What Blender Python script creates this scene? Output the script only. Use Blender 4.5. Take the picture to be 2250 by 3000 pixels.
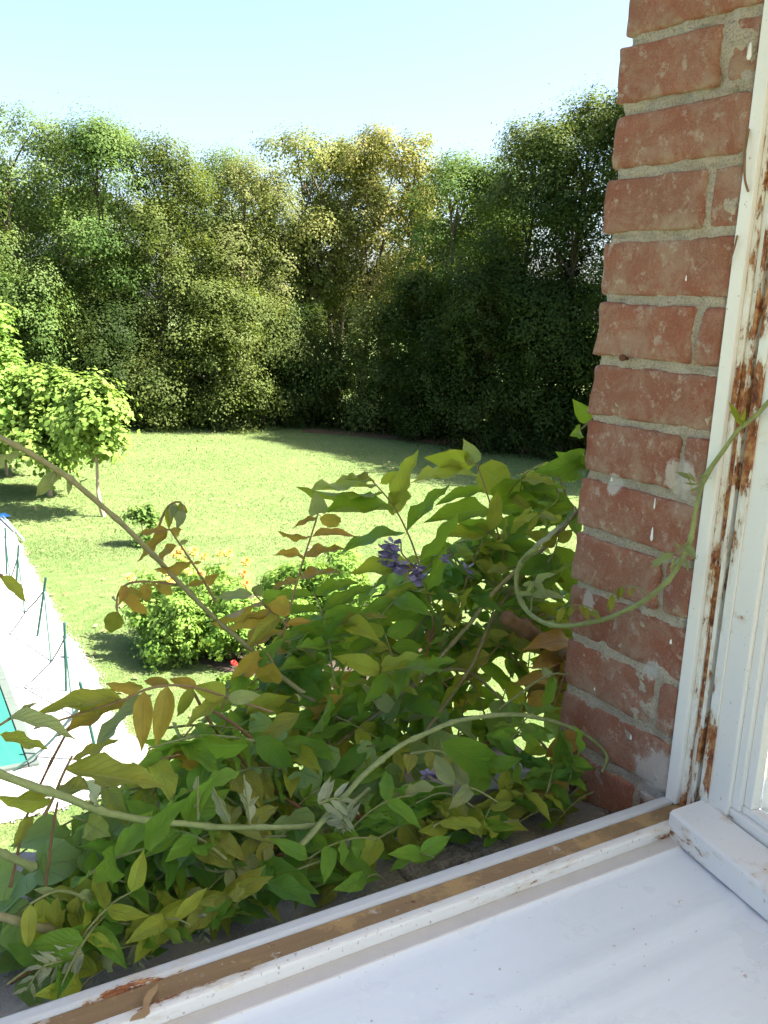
import bpy, bmesh, math, random
import numpy as np
from mathutils import Vector, Matrix, noise as mnoise

# ------------------------------------------------------------------ camera, sky, sun, exposure
for o in list(bpy.data.objects):
    bpy.data.objects.remove(o)
scene = bpy.context.scene
COL = scene.collection
EYE = 6.0
F_PX = 2756.0                      # focal length in pixels of the 2250 x 3000 photograph
YAW, PITCH, ROLL = math.radians(32.62), math.radians(12.29), math.radians(2.92)
fwd = Vector((math.sin(YAW) * math.cos(PITCH), math.cos(YAW) * math.cos(PITCH), -math.sin(PITCH)))
rgt0 = Vector((math.cos(YAW), -math.sin(YAW), 0)); up0 = rgt0.cross(fwd)
rgt = rgt0 * math.cos(ROLL) + up0 * math.sin(ROLL)
upv = up0 * math.cos(ROLL) - rgt0 * math.sin(ROLL)
cam_d = bpy.data.cameras.new('camera')
cam_d.sensor_fit = 'VERTICAL'; cam_d.sensor_height = 36.0; cam_d.sensor_width = 27.0
cam_d.lens = 36.0 * F_PX / 3000.0
cam_d.clip_start = 0.02; cam_d.clip_end = 2000
cam = bpy.data.objects.new('camera', cam_d); COL.objects.link(cam)
cam.matrix_world = Matrix(((rgt.x, upv.x, -fwd.x, 0), (rgt.y, upv.y, -fwd.y, 0), (rgt.z, upv.z, -fwd.z, EYE), (0, 0, 0, 1)))
scene.camera = cam

SUN_AZ, SUN_EL = math.radians(125.0), math.radians(52.5)     # azimuth from +Y towards +X
world = bpy.data.worlds.new('World'); scene.world = world; world.use_nodes = True
wn = world.node_tree
sky = wn.nodes.new('ShaderNodeTexSky'); sky.sky_type = 'NISHITA'; sky.sun_disc = False
sky.sun_elevation = SUN_EL; sky.sun_rotation = SUN_AZ
sky.altitude = 0; sky.air_density = 1.0; sky.dust_density = 3.0; sky.ozone_density = 2.5
wn.nodes['Background'].inputs['Strength'].default_value = 0.060
wn.links.new(sky.outputs[0], wn.nodes['Background'].inputs['Color'])
sun_d = bpy.data.lights.new('sun', 'SUN'); sun_d.energy = 4.1; sun_d.angle = math.radians(0.53); sun_d.color = (1, .95, .86)
sun = bpy.data.objects.new('sun', sun_d); COL.objects.link(sun)
sdir = Vector((math.sin(SUN_AZ) * math.cos(SUN_EL), math.cos(SUN_AZ) * math.cos(SUN_EL), math.sin(SUN_EL)))
sun.rotation_euler = sdir.to_track_quat('Z', 'Y').to_euler(); sun.location = (20, -10, 30)
scene.view_settings.view_transform = 'Standard'; scene.view_settings.look = 'None'
scene.view_settings.exposure = 2.75; scene.view_settings.gamma = 1.0; scene.view_settings.use_curve_mapping = False
scene.cycles.use_adaptive_sampling = True; scene.cycles.adaptive_threshold = .02; scene.cycles.max_bounces = 5; scene.cycles.diffuse_bounces = 3; scene.cycles.transmission_bounces = 4; scene.cycles.transparent_max_bounces = 4

# ------------------------------------------------------------------ helpers
RND = random.Random(7)
def ray(px, py):
    return fwd + rgt * ((px - 1125) / F_PX) + upv * ((1500 - py) / F_PX)
def at(px, py, x=None, y=None, z=None, d=None):
    r = ray(px, py)
    if x is not None: s = x / r.x
    elif y is not None: s = y / r.y
    elif z is not None: s = (z - EYE) / r.z
    else: s = d / math.hypot(r.x, r.y)
    return Vector((r.x * s, r.y * s, EYE + r.z * s))
def gnd(px, py): return at(px, py, z=0.0)

SC7_ = lambda X, Y: (X * .5425, 1900 + Y * .5425)
WM = {}
def tag(o, label=None, cat=None, group=None, kind=None):
    if label: o['label'] = label
    if cat: o['category'] = cat
    if group: o['group'] = group
    if kind: o['kind'] = kind
    return o
def place(o, parent=None, m=None):
    m = m or Matrix.Identity(4)
    WM[o] = m
    if parent is not None:
        o.parent = parent; o.matrix_basis = WM[parent].inverted() @ m
    else:
        o.matrix_basis = m
    COL.objects.link(o)
    return o
def empty(name, loc, **k):
    o = bpy.data.objects.new(name, None); o.empty_display_size = .1
    place(o, None, Matrix.Translation(Vector(loc)))
    return tag(o, **k)
def mesh_from(name, V, Fc, smooth=False):
    me = bpy.data.meshes.new(name); me.from_pydata([tuple(v) for v in V], [], Fc)
    if smooth: me.polygons.foreach_set('use_smooth', [True] * len(me.polygons))
    return me
def obj(name, me, mat=None, parent=None, m=None):
    if mat is not None and not me.materials: me.materials.append(mat)
    o = bpy.data.objects.new(name, me)
    return place(o, parent, m)
def wobj(name, V, Fc, mat, parent=None, org=None, smooth=False):
    """mesh given in world coordinates, origin moved to org (or the parent's origin)"""
    org = Vector(org) if org is not None else (WM[parent].translation.copy() if parent else Vector((0, 0, 0)))
    me = mesh_from(name, [Vector(v) - org for v in V], Fc, smooth)
    return obj(name, me, mat, parent, Matrix.Translation(org))
def np_mesh(name, V, tri_or_quad, mat, parent=None, org=(0, 0, 0), smooth=False, uv=None):
    V = np.asarray(V, dtype=np.float32) - np.asarray(org, dtype=np.float32); Fc = np.asarray(tri_or_quad, dtype=np.int32)
    me = bpy.data.meshes.new(name); k = Fc.shape[1]
    me.vertices.add(len(V)); me.vertices.foreach_set('co', V.ravel())
    me.loops.add(Fc.size); me.loops.foreach_set('vertex_index', Fc.ravel())
    me.polygons.add(len(Fc)); me.polygons.foreach_set('loop_start', np.arange(0, Fc.size, k, dtype=np.int32))
    me.polygons.foreach_set('loop_total', np.full(len(Fc), k, dtype=np.int32))
    if smooth: me.polygons.foreach_set('use_smooth', np.ones(len(Fc), dtype=bool))
    if uv is not None:
        l = me.uv_layers.new(name='UVMap'); l.data.foreach_set('uv', np.asarray(uv, dtype=np.float32)[Fc.ravel()].ravel())
    me.update(); me.validate()
    return obj(name, me, mat, parent, Matrix.Translation(Vector(org)))
def box_vf(lo, hi):
    x0, y0, z0 = lo; x1, y1, z1 = hi
    V = [(x0, y0, z0), (x1, y0, z0), (x1, y1, z0), (x0, y1, z0), (x0, y0, z1), (x1, y0, z1), (x1, y1, z1), (x0, y1, z1)]
    return V, [(0, 3, 2, 1), (4, 5, 6, 7), (0, 1, 5, 4), (1, 2, 6, 5), (2, 3, 7, 6), (3, 0, 4, 7)]
def box(name, lo, hi, mat, parent=None, bevel=0.0, m=None, seg=2):
    V, Fc = box_vf(lo, hi)
    me = mesh_from(name, V, Fc)
    if bevel:
        bm = bmesh.new(); bm.from_mesh(me)
        bmesh.ops.bevel(bm, geom=bm.edges[:], offset=bevel, segments=seg, affect='EDGES', profile=.6)
        bm.to_mesh(me); bm.free()
    return obj(name, me, mat, parent, m)
def smooth_path(P, n=6):
    P = [Vector(p) for p in P]; out = []
    for i in range(len(P) - 1):
        p0 = P[max(i - 1, 0)]; p1 = P[i]; p2 = P[i + 1]; p3 = P[min(i + 2, len(P) - 1)]
        for k in range(n):
            t = k / n
            out.append(.5 * ((2 * p1) + (p2 - p0) * t + (2 * p0 - 5 * p1 + 4 * p2 - p3) * t * t + (3 * p1 - p0 - 3 * p2 + p3) * t ** 3))
    out.append(P[-1]); return out
def tube_vf(P, r0, r1, sides=6, V=None, Fc=None, rough=0.0, rad=None):
    V = [] if V is None else V; Fc = [] if Fc is None else Fc
    n = len(P); b0 = len(V); ref = Vector((.13, .21, .97))
    for i, p in enumerate(P):
        t = (P[min(i + 1, n - 1)] - P[max(i - 1, 0)]).normalized()
        a = t.cross(ref)
        if a.length < .05: a = t.cross(Vector((1, 0, 0)))
        a.normalize(); b = t.cross(a)
        r = r0 + (r1 - r0) * i / max(n - 1, 1)
        if rad: r = rad[i]
        for k in range(sides):
            w = 2 * math.pi * k / sides
            rr = r * (1 + rough * mnoise.noise(p * 60 + Vector((k, 0, 0)))) if rough else r
            V.append(p + a * (rr * math.cos(w)) + b * (rr * math.sin(w)))
    for i in range(n - 1):
        for k in range(sides):
            k2 = (k + 1) % sides
            Fc.append((b0 + i * sides + k, b0 + i * sides + k2, b0 + (i + 1) * sides + k2, b0 + (i + 1) * sides + k))
    Fc.append(tuple(b0 + k for k in range(sides))[::-1]); Fc.append(tuple(b0 + (n - 1) * sides + k for k in range(sides)))
    return V, Fc

# ------------------------------------------------------------------ materials
class NB:
    """small node-graph builder"""
    def __init__(s, name):
        s.mat = bpy.data.materials.new(name); s.mat.use_nodes = True
        s.nt = s.mat.node_tree; s.b = s.nt.nodes['Principled BSDF']; s.out = s.nt.nodes['Material Output']
    def n(s, t, **k):
        nd = s.nt.nodes.new(t)
        for a, v in k.items(): setattr(nd, a, v)
        return nd
    def set(s, sock, v):
        if hasattr(v, 'is_output') or isinstance(v, bpy.types.NodeSocket): s.nt.links.new(v, sock)
        else:
            if isinstance(v, (tuple, list)) and len(v) == 3 and len(sock.default_value) == 4: v = tuple(v) + (1,)
            sock.default_value = v
    def pos(s): return s.n('ShaderNodeNewGeometry').outputs['Position']
    def scale(s, vec, sc):
        m = s.n('ShaderNodeMapping'); s.set(m.inputs['Vector'], vec); m.inputs['Scale'].default_value = sc; return m.outputs[0]
    def noise(s, vec, scale, detail=4, rough=.6, dist=0.0):
        t = s.n('ShaderNodeTexNoise'); s.set(t.inputs['Vector'], vec)
        t.inputs['Scale'].default_value = scale; t.inputs['Detail'].default_value = detail; t.inputs['Roughness'].default_value = rough
        t.inputs['Distortion'].default_value = dist
        return t.outputs[0]
    def ramp(s, f, stops, interp='LINEAR'):
        r = s.n('ShaderNodeValToRGB'); s.set(r.inputs[0], f); cr = r.color_ramp; cr.interpolation = interp
        while len(cr.elements) < len(stops): cr.elements.new(.5)
        for e, (p, c) in zip(cr.elements, stops):
            e.position = p; e.color = (c, c, c, 1) if isinstance(c, (int, float)) else tuple(c) + (1,)
        return r.outputs[0]
    def mix(s, f, a, b, mode='MIX'):
        m = s.n('ShaderNodeMix', data_type='RGBA', blend_type=mode, clamp_factor=True)
        s.set(m.inputs[0], f); s.set(m.inputs[6], a); s.set(m.inputs[7], b); return m.outputs[2]
    def math(s, op, a, b=0.0, c=0.0):
        m = s.n('ShaderNodeMath', operation=op); s.set(m.inputs[0], a); s.set(m.inputs[1], b); s.set(m.inputs[2], c); return m.outputs[0]
    def bump(s, h, strength=.3, dist=.01):
        b = s.n('ShaderNodeBump'); s.set(b.inputs['Height'], h); b.inputs['Strength'].default_value = strength; b.inputs['Distance'].default_value = dist
        s.nt.links.new(b.outputs[0], s.b.inputs['Normal']); return b.outputs[0]
    def done(s, col, rough=.6, spec=.5):
        s.set(s.b.inputs['Base Color'], col); s.set(s.b.inputs['Roughness'], rough); s.b.inputs['Specular IOR Level'].default_value = spec
        return s.mat
    def patch(s, col, p, spots, tone):
        """whitewash daubs of ragged outline round the given points"""
        f = s.noise(p, 55, 6, .75)
        for (c, r) in spots:
            d = s.n('ShaderNodeVectorMath', operation='DISTANCE'); s.set(d.inputs[0], p); d.inputs[1].default_value = tuple(c)
            k = s.math('ADD', s.math('DIVIDE', d.outputs['Value'], r), s.math('MULTIPLY_ADD', f, 2.2, -1.1))
            col = s.mix(s.ramp(k, [(.74, .7), (1.0, 0.0)]), col, tone)
        return col
    def sep(s, vec):
        x = s.n('ShaderNodeSeparateXYZ'); s.set(x.inputs[0], vec); return x.outputs
def simple(name, col, rough=.6, var=.15, sc=8, bump=0.0, spec=.4):
    n = NB(name); f = n.noise(n.pos(), sc, 5)
    c = n.mix(f, tuple(x * (1 - var * 1.6) for x in col), tuple(min(1, x * (1 + var * 1.6)) for x in col))
    if bump: n.bump(f, .5, bump)
    return n.done(c, rough, spec)

def foliage_mat(name, cols, trans=.3, rough=.55, noise_scale=.6, spec=.06):
    """leaf cards of a crown: tone by leaf and by bough"""
    n = NB(name); g = n.n('ShaderNodeNewGeometry')
    f = n.noise(g.outputs['Position'], noise_scale, 3)
    r = n.math('MULTIPLY_ADD', g.outputs['Random Per Island'], .24, n.math('MULTIPLY_ADD', f, 1.25, -.22))
    k = len(cols)
    col = n.ramp(r, [(.12 + .76 * i / max(1, k - 1), c) for i, c in enumerate(cols)])
    n.done(col, rough, spec)
    tr = n.n('ShaderNodeBsdfTranslucent'); n.set(tr.inputs[0], n.mix(.5, col, (.30, .38, .04), 'MIX'))
    mx = n.n('ShaderNodeMixShader'); mx.inputs[0].default_value = trans
    n.nt.links.new(n.b.outputs[0], mx.inputs[1]); n.nt.links.new(tr.outputs[0], mx.inputs[2]); n.nt.links.new(mx.outputs[0], n.out.inputs[0])
    return n.mat

def leaf_mat(name, top, under, vein, trans=.4, rough=.42, hue=.25, palmate=False):
    """one large leaf with midrib and side veins drawn from its UV; paler underside"""
    n = NB(name); g = n.n('ShaderNodeNewGeometry'); oi = n.n('ShaderNodeObjectInfo')
    uv = n.n('ShaderNodeUVMap').outputs[0]; s = n.sep(uv)
    au = n.math('ABSOLUTE', n.math('SUBTRACT', s[0], .5))
    mid = n.ramp(au, [(.012, 1.0), (.035, 0.0)])
    w = n.math('FRACT', n.math('MULTIPLY_ADD', au, -5.5, n.math('MULTIPLY', s[1], 9.0)))
    lat = n.ramp(n.math('ABSOLUTE', n.math('SUBTRACT', w, .5)), [(.03, .75), (.1, 0.0)])
    vm = n.math('MAXIMUM', mid, lat)
    if palmate:
        an = n.math('ARCTAN2', n.math('SUBTRACT', s[0], .5), n.math('ADD', s[1], .02)); w2 = n.math('ABSOLUTE', n.math('SUBTRACT', n.math('FRACT', n.math('MULTIPLY_ADD', an, 1.55, .5)), .5))
        vm = n.math('MAXIMUM', n.ramp(w2, [(.012, 1.0), (.045, 0.0)]), n.math('MULTIPLY', lat, .2))
    rnd = n.math('ADD', oi.outputs['Random'], g.outputs['Random Per Island'])
    rnd = n.math('FRACT', n.math('MULTIPLY', rnd, 7.31))
    f = n.noise(g.outputs['Position'], 38, 4, .6)
    f2 = n.noise(g.outputs['Position'], 320, 2, .5)
    dk = tuple(c * (1 - hue) for c in top); lt = tuple(min(1, c * (1 + hue)) for c in top)
    c = n.mix(rnd, dk, lt)
    c = n.mix(n.ramp(f, [(.38, 0.0), (.68, .6)]), c, (top[0] * 1.35 + .03, top[1] * 1.12 + .02, top[2] * .9))
    cu = n.mix(rnd, tuple(x * .85 for x in under), tuple(min(1, x * 1.12) for x in under))
    c = n.mix(g.outputs['Backfacing'], c, cu)
    c = n.mix(n.math('MULTIPLY', vm, .5), c, vein)
    c = n.mix(n.ramp(n.noise(g.outputs['Position'], 120, 4, .7), [(.66, 0.0), (.72, .55)]), c, (.20, .12, .05))
    n.bump(n.math('ADD', n.math('MULTIPLY', vm, -.7), n.math('MULTIPLY_ADD', f2, .25, n.math('MULTIPLY', f, .6))), .8, .0022)
    n.done(c, n.math('MULTIPLY_ADD', f, .3, rough - .08), .3)
    tr = n.n('ShaderNodeBsdfTranslucent'); n.set(tr.inputs[0], n.mix(.5, c, (.50, .58, .03)))
    mx = n.n('ShaderNodeMixShader'); mx.inputs[0].default_value = trans
    n.nt.links.new(n.b.outputs[0], mx.inputs[1]); n.nt.links.new(tr.outputs[0], mx.inputs[2]); n.nt.links.new(mx.outputs[0], n.out.inputs[0])
    return n.mat

DAUB = [(at(1995, 1400, x=.821), .022), (at(1930, 2285, x=.821), .040), (at(1905, 1965, x=.821), .014), (at(1720, 1760, x=.821), .012), (at(1800, 1420, x=.821), .014)]
def make_mats():
    M = {}
    # lawn soil and grass
    n = NB('lawn_turf'); p = n.pos()
    f = n.noise(p, .35, 5, .6); g = n.noise(p, 3.5, 6, .7); h = n.noise(p, 28, 5, .75)
    c = n.mix(n.ramp(f, [(.35, 0.0), (.65, 1.0)]), (.11, .175, .05), (.15, .21, .068))
    c = n.mix(n.ramp(g, [(.42, 0.0), (.7, .8)]), c, (.24, .25, .11))
    c = n.mix(n.ramp(h, [(.3, .5), (.6, 0.0)]), c, (.10, .15, .04))
    n.bump(n.math('ADD', h, g), .9, .05); M['lawn'] = n.done(c, .9, .1)
    n = NB('grass_blades'); gg = n.n('ShaderNodeNewGeometry'); p = gg.outputs['Position']
    f = n.noise(p, .35, 5, .6); g = n.noise(p, 2.6, 5, .7)
    c = n.ramp(gg.outputs['Random Per Island'], [(.0, (.12, .185, .058)), (.5, (.172, .238, .092)), (1.0, (.245, .295, .14))])
    c = n.mix(n.ramp(g, [(.48, 0.0), (.75, .5)]), c, (.265, .28, .135)); c = n.mix(n.ramp(f, [(.4, .5), (.62, 0.0)]), c, (.13, .23, .055))
    n.done(c, .6, .2)
    tr = n.n('ShaderNodeBsdfTranslucent'); n.set(tr.inputs[0], c); mx = n.n('ShaderNodeMixShader'); mx.inputs[0].default_value = .35
    n.nt.links.new(n.b.outputs[0], mx.inputs[1]); n.nt.links.new(tr.outputs[0], mx.inputs[2]); n.nt.links.new(mx.outputs[0], n.out.inputs[0])
    M['blade'] = n.mat
    # pale gravel
    n = NB('pale_gravel'); p = n.pos(); v = n.n('ShaderNodeTexVoronoi'); n.set(v.inputs['Vector'], p); v.inputs['Scale'].default_value = 28
    f = n.noise(p, 1.6, 5, .7)
    c = n.mix(n.sep(v.outputs['Color'])[0], (.30, .29, .265), (.45, .435, .41)); c = n.mix(n.ramp(f, [(.55, 0.0), (.78, .5)]), c, (.24, .21, .16))
    n.bump(v.outputs['Distance'], .6, .02); M['gravel'] = n.done(c, .9, .2)
    M['pebble'] = simple('pebble', (.38, .36, .32), .85, .2, 3)
    M['soil'] = simple('bed_soil', (.055, .04, .028), .95, .4, 9, .03)
    M['litter'] = simple('leaf_litter', (.13, .075, .035), .95, .4, 5, .03)
    # bricks
    n = NB('old_brick'); p = n.pos(); oi = n.n('ShaderNodeObjectInfo')
    f = n.noise(p, 22, 6, .65); g = n.noise(p, 9, 6, .7); h = n.noise(p, 620, 3, .8); st = n.noise(n.scale(p, (60, 60, 14)), 1, 4, .7)
    c = n.mix(oi.outputs['Random'], (.42, .165, .11), (.53, .235, .152))
    c = n.mix(n.ramp(f, [(.35, 0.0), (.65, .75)]), c, (.37, .125, .08))
    c = n.mix(n.ramp(g, [(.47, 0.0), (.64, .55)]), c, (.42, .25, .175))
    c = n.mix(n.ramp(st, [(.58, 0.0), (.74, .4)]), c, (.50, .33, .23))
    c = n.mix(n.ramp(h, [(.36, .6), (.54, 0.0)]), c, (.23, .09, .06))
    c = n.mix(n.ramp(n.noise(p, 330, 2, .5), [(.66, 0.0), (.74, .5)]), c, (.60, .42, .33))
    c = n.mix(n.ramp(n.noise(p, 16, 7, .8, .6), [(.47, 0.0), (.62, .6)]), c, (.53, .37, .28))
    c = n.mix(n.ramp(n.noise(p, 55, 6, .8), [(.55, 0.0), (.64, .75)]), c, (.62, .52, .43))
    lip = n.sep(n.n('ShaderNodeTexCoord').outputs['Generated'])[2]
    sm = n.math('MULTIPLY', n.ramp(lip, [(.06, 1.0), (.45, 0.0)]), n.ramp(n.noise(p, 34, 6, .75), [(.46, 0.0), (.60, 1.0)]))
    c = n.mix(n.math('MULTIPLY', sm, .62), c, (.52, .43, .32))
    n.bump(n.math('ADD', n.math('MULTIPLY', n.noise(p, 90, 6, .75), .9), n.math('MULTIPLY', h, .35)), 1.0, .006)
    c = n.patch(c, p, DAUB, (.78, .76, .72)); M['brick'] = n.done(c, .9, .2)
    n = NB('lime_mortar'); p = n.pos(); f = n.noise(p, 40, 6, .7); g = n.noise(p, 7, 4, .6); h = n.noise(p, 420, 3, .7)
    c = n.mix(f, (.60, .51, .40), (.82, .73, .60)); c = n.mix(n.ramp(g, [(.45, 0.0), (.66, .6)]), c, (.42, .37, .31))
    c = n.mix(n.ramp(h, [(.36, .7), (.5, 0.0)]), c, (.27, .23, .18)); c = n.mix(n.ramp(n.noise(p, 28, 6, .8), [(.54, 0.0), (.64, .7)]), c, (.72, .68, .60)); c = n.mix(n.ramp(n.noise(n.scale(p, (1, 1, 5)), 20, 5, .7), [(.56, 0.0), (.66, .6)]), c, (.40, .34, .27))
    n.bump(n.math('ADD', n.noise(p, 110, 6, .75), n.math('MULTIPLY', h, .4)), 1.0, .008); c = n.patch(c, p, DAUB, (.80, .78, .74)); M['mortar'] = n.done(c, .95, .15)
    n = NB('facade_brickwork'); p = n.pos(); bt = n.n('ShaderNodeTexBrick'); n.set(bt.inputs['Vector'], n.scale(p, (1, 1, 1)))
    bt.inputs['Color1'].default_value = (.42, .15, .09, 1); bt.inputs['Color2'].default_value = (.34, .11, .07, 1); bt.inputs['Mortar'].default_value = (.5, .45, .37, 1)
    mp = n.n('ShaderNodeCombineXYZ'); s = n.sep(p); n.set(mp.inputs[0], n.math('ADD', s[0], s[1])); n.set(mp.inputs[1], s[2]); n.nt.links.new(mp.outputs[0], bt.inputs['Vector'])
    bt.inputs['Scale'].default_value = 1; bt.inputs['Brick Width'].default_value = .23; bt.inputs['Row Height'].default_value = .07; bt.inputs['Mortar Size'].default_value = .006
    M['facade'] = n.done(bt.outputs['Color'], .9, .2)
    # stone sill
    n = NB('weathered_stone'); p = n.pos(); f = n.noise(p, 18, 7, .7); h = n.noise(p, 190, 4, .8); g = n.noise(p, 5, 3)
    c = n.mix(f, (.26, .25, .235), (.52, .50, .47)); c = n.mix(n.ramp(g, [(.45, 0.0), (.6, .8)]), c, (.20, .195, .185)); c = n.mix(n.ramp(h, [(.55, 0.0), (.7, .7)]), c, (.55, .53, .49))
    n.bump(n.math('ADD', f, n.math('MULTIPLY', h, .5)), .9, .006); M['stone'] = n.done(c, .95, .15)
    n = NB('pale_stone'); p = n.pos(); f = n.noise(p, 45, 7, .75); h = n.noise(p, 260, 4, .8)
    c = n.mix(f, (.30, .29, .275), (.62, .60, .57)); c = n.mix(n.ramp(h, [(.4, .7), (.55, 0.0)]), c, (.17, .16, .15)); n.bump(n.math('ADD', f, h), 1.0, .006); M['stone_pale'] = n.done(c, .95, .15)
    # window paints
    def paint(name, base, lo, hi, dirt, sc=(1, 1, 1), nsc=40, rough=.42, spot=.66):
        n = NB(name); p = n.pos(); q = n.scale(p, sc)
        f = n.noise(q, nsc, 6, .72); e = n.noise(q, nsc * .33, 3, .6); d = n.noise(p, 170, 4, .7); k = n.noise(p, 3.5, 4, .6)
        m = n.ramp(n.math('ADD', n.math('MULTIPLY', f, .62), n.math('MULTIPLY', e, .38)), [(lo, 0.0), (hi, 1.0)])
        rust = n.ramp(n.noise(p, 75, 5, .7), [(.34, (.11, .03, .014)), (.48, (.30, .10, .035)), (.62, (.52, .28, .12))])
        c = n.mix(n.ramp(k, [(.35, 0.0), (.7, .5)]), base, tuple(x * .9 for x in base))
        c = n.mix(n.ramp(d, [(spot, 0.0), (spot + .05, .75)]), c, dirt)
        edge = n.ramp(n.math('ADD', n.math('MULTIPLY', f, .62), n.math('MULTIPLY', e, .38)), [(lo - .05, 0.0), (lo, .55)])
        c = n.mix(edge, c, (.62, .50, .34)); c = n.mix(m, c, rust)
        n.bump(n.math('MULTIPLY_ADD', m, -1.0, n.math('MULTIPLY', d, .12)), .7, .0012)
        return n.done(c, n.mix(m, (rough,) * 3, (.85,) * 3), .45)
    M['paint'] = paint('white_paint', (.88, .87, .85), .72, .74, (.35, .28, .24), (1, 1, .5))
    M['paint_worn'] = paint('peeling_white_paint', (.87, .86, .83), .515, .535, (.30, .22, .18), (1, 1, .35), 30)
    M['groove'] = paint('rusty_rebate', (.84, .80, .73), .475, .49, (.2, .1, .06), (1, 1, .3), 30)
    M['lip'] = paint('chipped_white_paint', (.84, .82, .77), .565, .58, (.34, .27, .22), (.3, 1, 1), 34, .42, .61)
    M['paint_scuffed'] = paint('scuffed_white_paint', (.87, .86, .84), .60, .612, (.36, .30, .27), (.35, .35, 1), 40)
    n = NB('bare_brown_wood'); p = n.pos(); f = n.noise(n.scale(p, (12, 120, 60)), 1, 6, .7); g = n.noise(p, 14, 5, .7); h = n.noise(p, 300, 3, .7)
    c = n.mix(f, (.22, .14, .07), (.38, .26, .14)); c = n.mix(n.ramp(g, [(.52, 0.0), (.60, .85)]), c, (.47, .31, .14)); c = n.mix(n.ramp(n.noise(p, 38, 6, .8), [(.60, 0.0), (.66, .8)]), c, (.58, .54, .48)); c = n.mix(n.ramp(n.noise(p, 21, 5, .7), [(.64, 0.0), (.68, .9)]), c, (.13, .045, .022))
    c = n.mix(n.ramp(h, [(.68, 0.0), (.74, .7)]), c, (.6, .52, .4)); n.bump(n.math('ADD', f, h), .5, .0012); M['bare_wood'] = n.done(c, .85, .25)
    n = NB('glossy_sill_paint'); p = n.pos(); f = n.noise(p, 2.2, 3, .5); d = n.noise(p, 110, 3, .6); br = n.noise(n.scale(p, (4, 160, 1)), 1, 5, .6); sm = n.noise(p, 9, 6, .7)
    c = n.mix(f, (.86, .91, .95), (.89, .94, .97)); c = n.mix(n.ramp(sm, [(.56, 0.0), (.8, .08)]), c, (.70, .69, .67)); c = n.mix(n.ramp(d, [(.70, 0.0), (.73, .7)]), c, (.45, .38, .32))
    c = n.mix(n.ramp(br, [(.35, .06), (.5, 0.0)]), c, (.6, .6, .62)); n.bump(n.math('ADD', n.math('MULTIPLY', br, .5), n.noise(p, 14, 3)), .2, .002); M['sill'] = n.done(c, n.mix(sm, (.16,) * 3, (.42,) * 3), .5)
    n = NB('dusty_strip'); p = n.pos(); f = n.noise(p, 30, 6, .7); d = n.noise(p, 140, 4, .7)
    c = n.mix(f, (.56, .53, .50), (.70, .68, .66)); c = n.mix(n.ramp(d, [(.66, 0.0), (.72, .7)]), c, (.30, .22, .17)); n.bump(f, .3, .001); M['dusty'] = n.done(c, .7, .3)
    M['greypaint'] = paint('grey_white_paint', (.64, .66, .67), .60, .615, (.32, .27, .24), (.4, 1, 1), 34, .4, .70)
    n = NB('plaster_white'); M['plaster'] = n.done((.78, .77, .74), .8, .3)
    n = NB('window_glass'); n.b.inputs['Transmission Weight'].default_value = 1.0; n.b.inputs['IOR'].default_value = 1.45; M['glass'] = n.done((.95, .98, .97), .02, .5)
    M['floor'] = simple('oak_floor', (.30, .19, .10), .5, .3, 4)
    # trees
    M['bark'] = simple('bark', (.10, .075, .05), .95, .35, 12, .03)
    M['bark_pale'] = simple('pale_bark', (.30, .24, .17), .9, .25, 20, .01)
    M['f_ash'] = foliage_mat('foliage_ash', [(.05, .082, .023), (.105, .155, .045), (.185, .245, .088)])
    M['f_green'] = foliage_mat('foliage_green', [(.042, .08, .02), (.088, .15, .037), (.16, .225, .066)])
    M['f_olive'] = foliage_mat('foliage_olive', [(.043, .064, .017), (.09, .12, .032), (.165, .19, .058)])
    M['f_tan'] = foliage_mat('foliage_tan', [(.07, .09, .026), (.14, .16, .05), (.235, .23, .085)])
    M['f_yellow'] = foliage_mat('foliage_yellowing', [(.085, .12, .026), (.18, .20, .055), (.31, .28, .10)])
    M['f_brown'] = foliage_mat('foliage_browning', [(.09, .11, .026), (.20, .19, .055), (.33, .27, .10)])
    M['f_dark'] = foliage_mat('foliage_dark', [(.014, .028, .007), (.030, .050, .013), (.065, .088, .022)], .25)  # shade of the wood is put into this darker leaf colour
    M['f_lime'] = foliage_mat('foliage_catalpa', [(.12, .20, .035), (.19, .30, .06), (.29, .39, .10)], .38, .5, 1.5)
    M['f_bright'] = foliage_mat('foliage_bright', [(.10, .20, .03), (.17, .30, .055), (.28, .40, .10)], .38, .5, 1.5)
    M['f_shrub'] = foliage_mat('foliage_shrub', [(.06, .12, .025), (.12, .21, .05), (.21, .30, .08)], .3, .5, 3)
    # wisteria and ivy
    M['l_green'] = leaf_mat('leaf_green', (.15, .32, .035), (.24, .38, .08), (.25, .44, .09))
    M['l_deep'] = leaf_mat('leaf_deep_green', (.085, .235, .03), (.18, .32, .07), (.18, .36, .08))
    M['l_lime'] = leaf_mat('leaf_yellow_green', (.31, .39, .045), (.40, .47, .10), (.45, .52, .15), .38)
    M['l_olive'] = leaf_mat('leaf_olive', (.27, .30, .045), (.41, .39, .12), (.45, .42, .17), .33)
    M['l_bronze'] = leaf_mat('leaf_bronze', (.41, .25, .055), (.46, .33, .13), (.50, .37, .18), .33)
    M['l_gold'] = leaf_mat('leaf_gold', (.42, .29, .06), (.42, .33, .13), (.42, .33, .14), .38)
    M['l_grey'] = leaf_mat('leaf_grey_green', (.27, .34, .15), (.36, .42, .22), (.42, .48, .28), .28, .6)
    M['l_silver'] = leaf_mat('leaf_silvery', (.36, .42, .29), (.46, .50, .38), (.50, .54, .42), .3, .65)
    M['l_ivy'] = leaf_mat('leaf_ivy', (.085, .245, .035), (.20, .34, .10), (.32, .46, .20), .18, .38, palmate=True)
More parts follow.
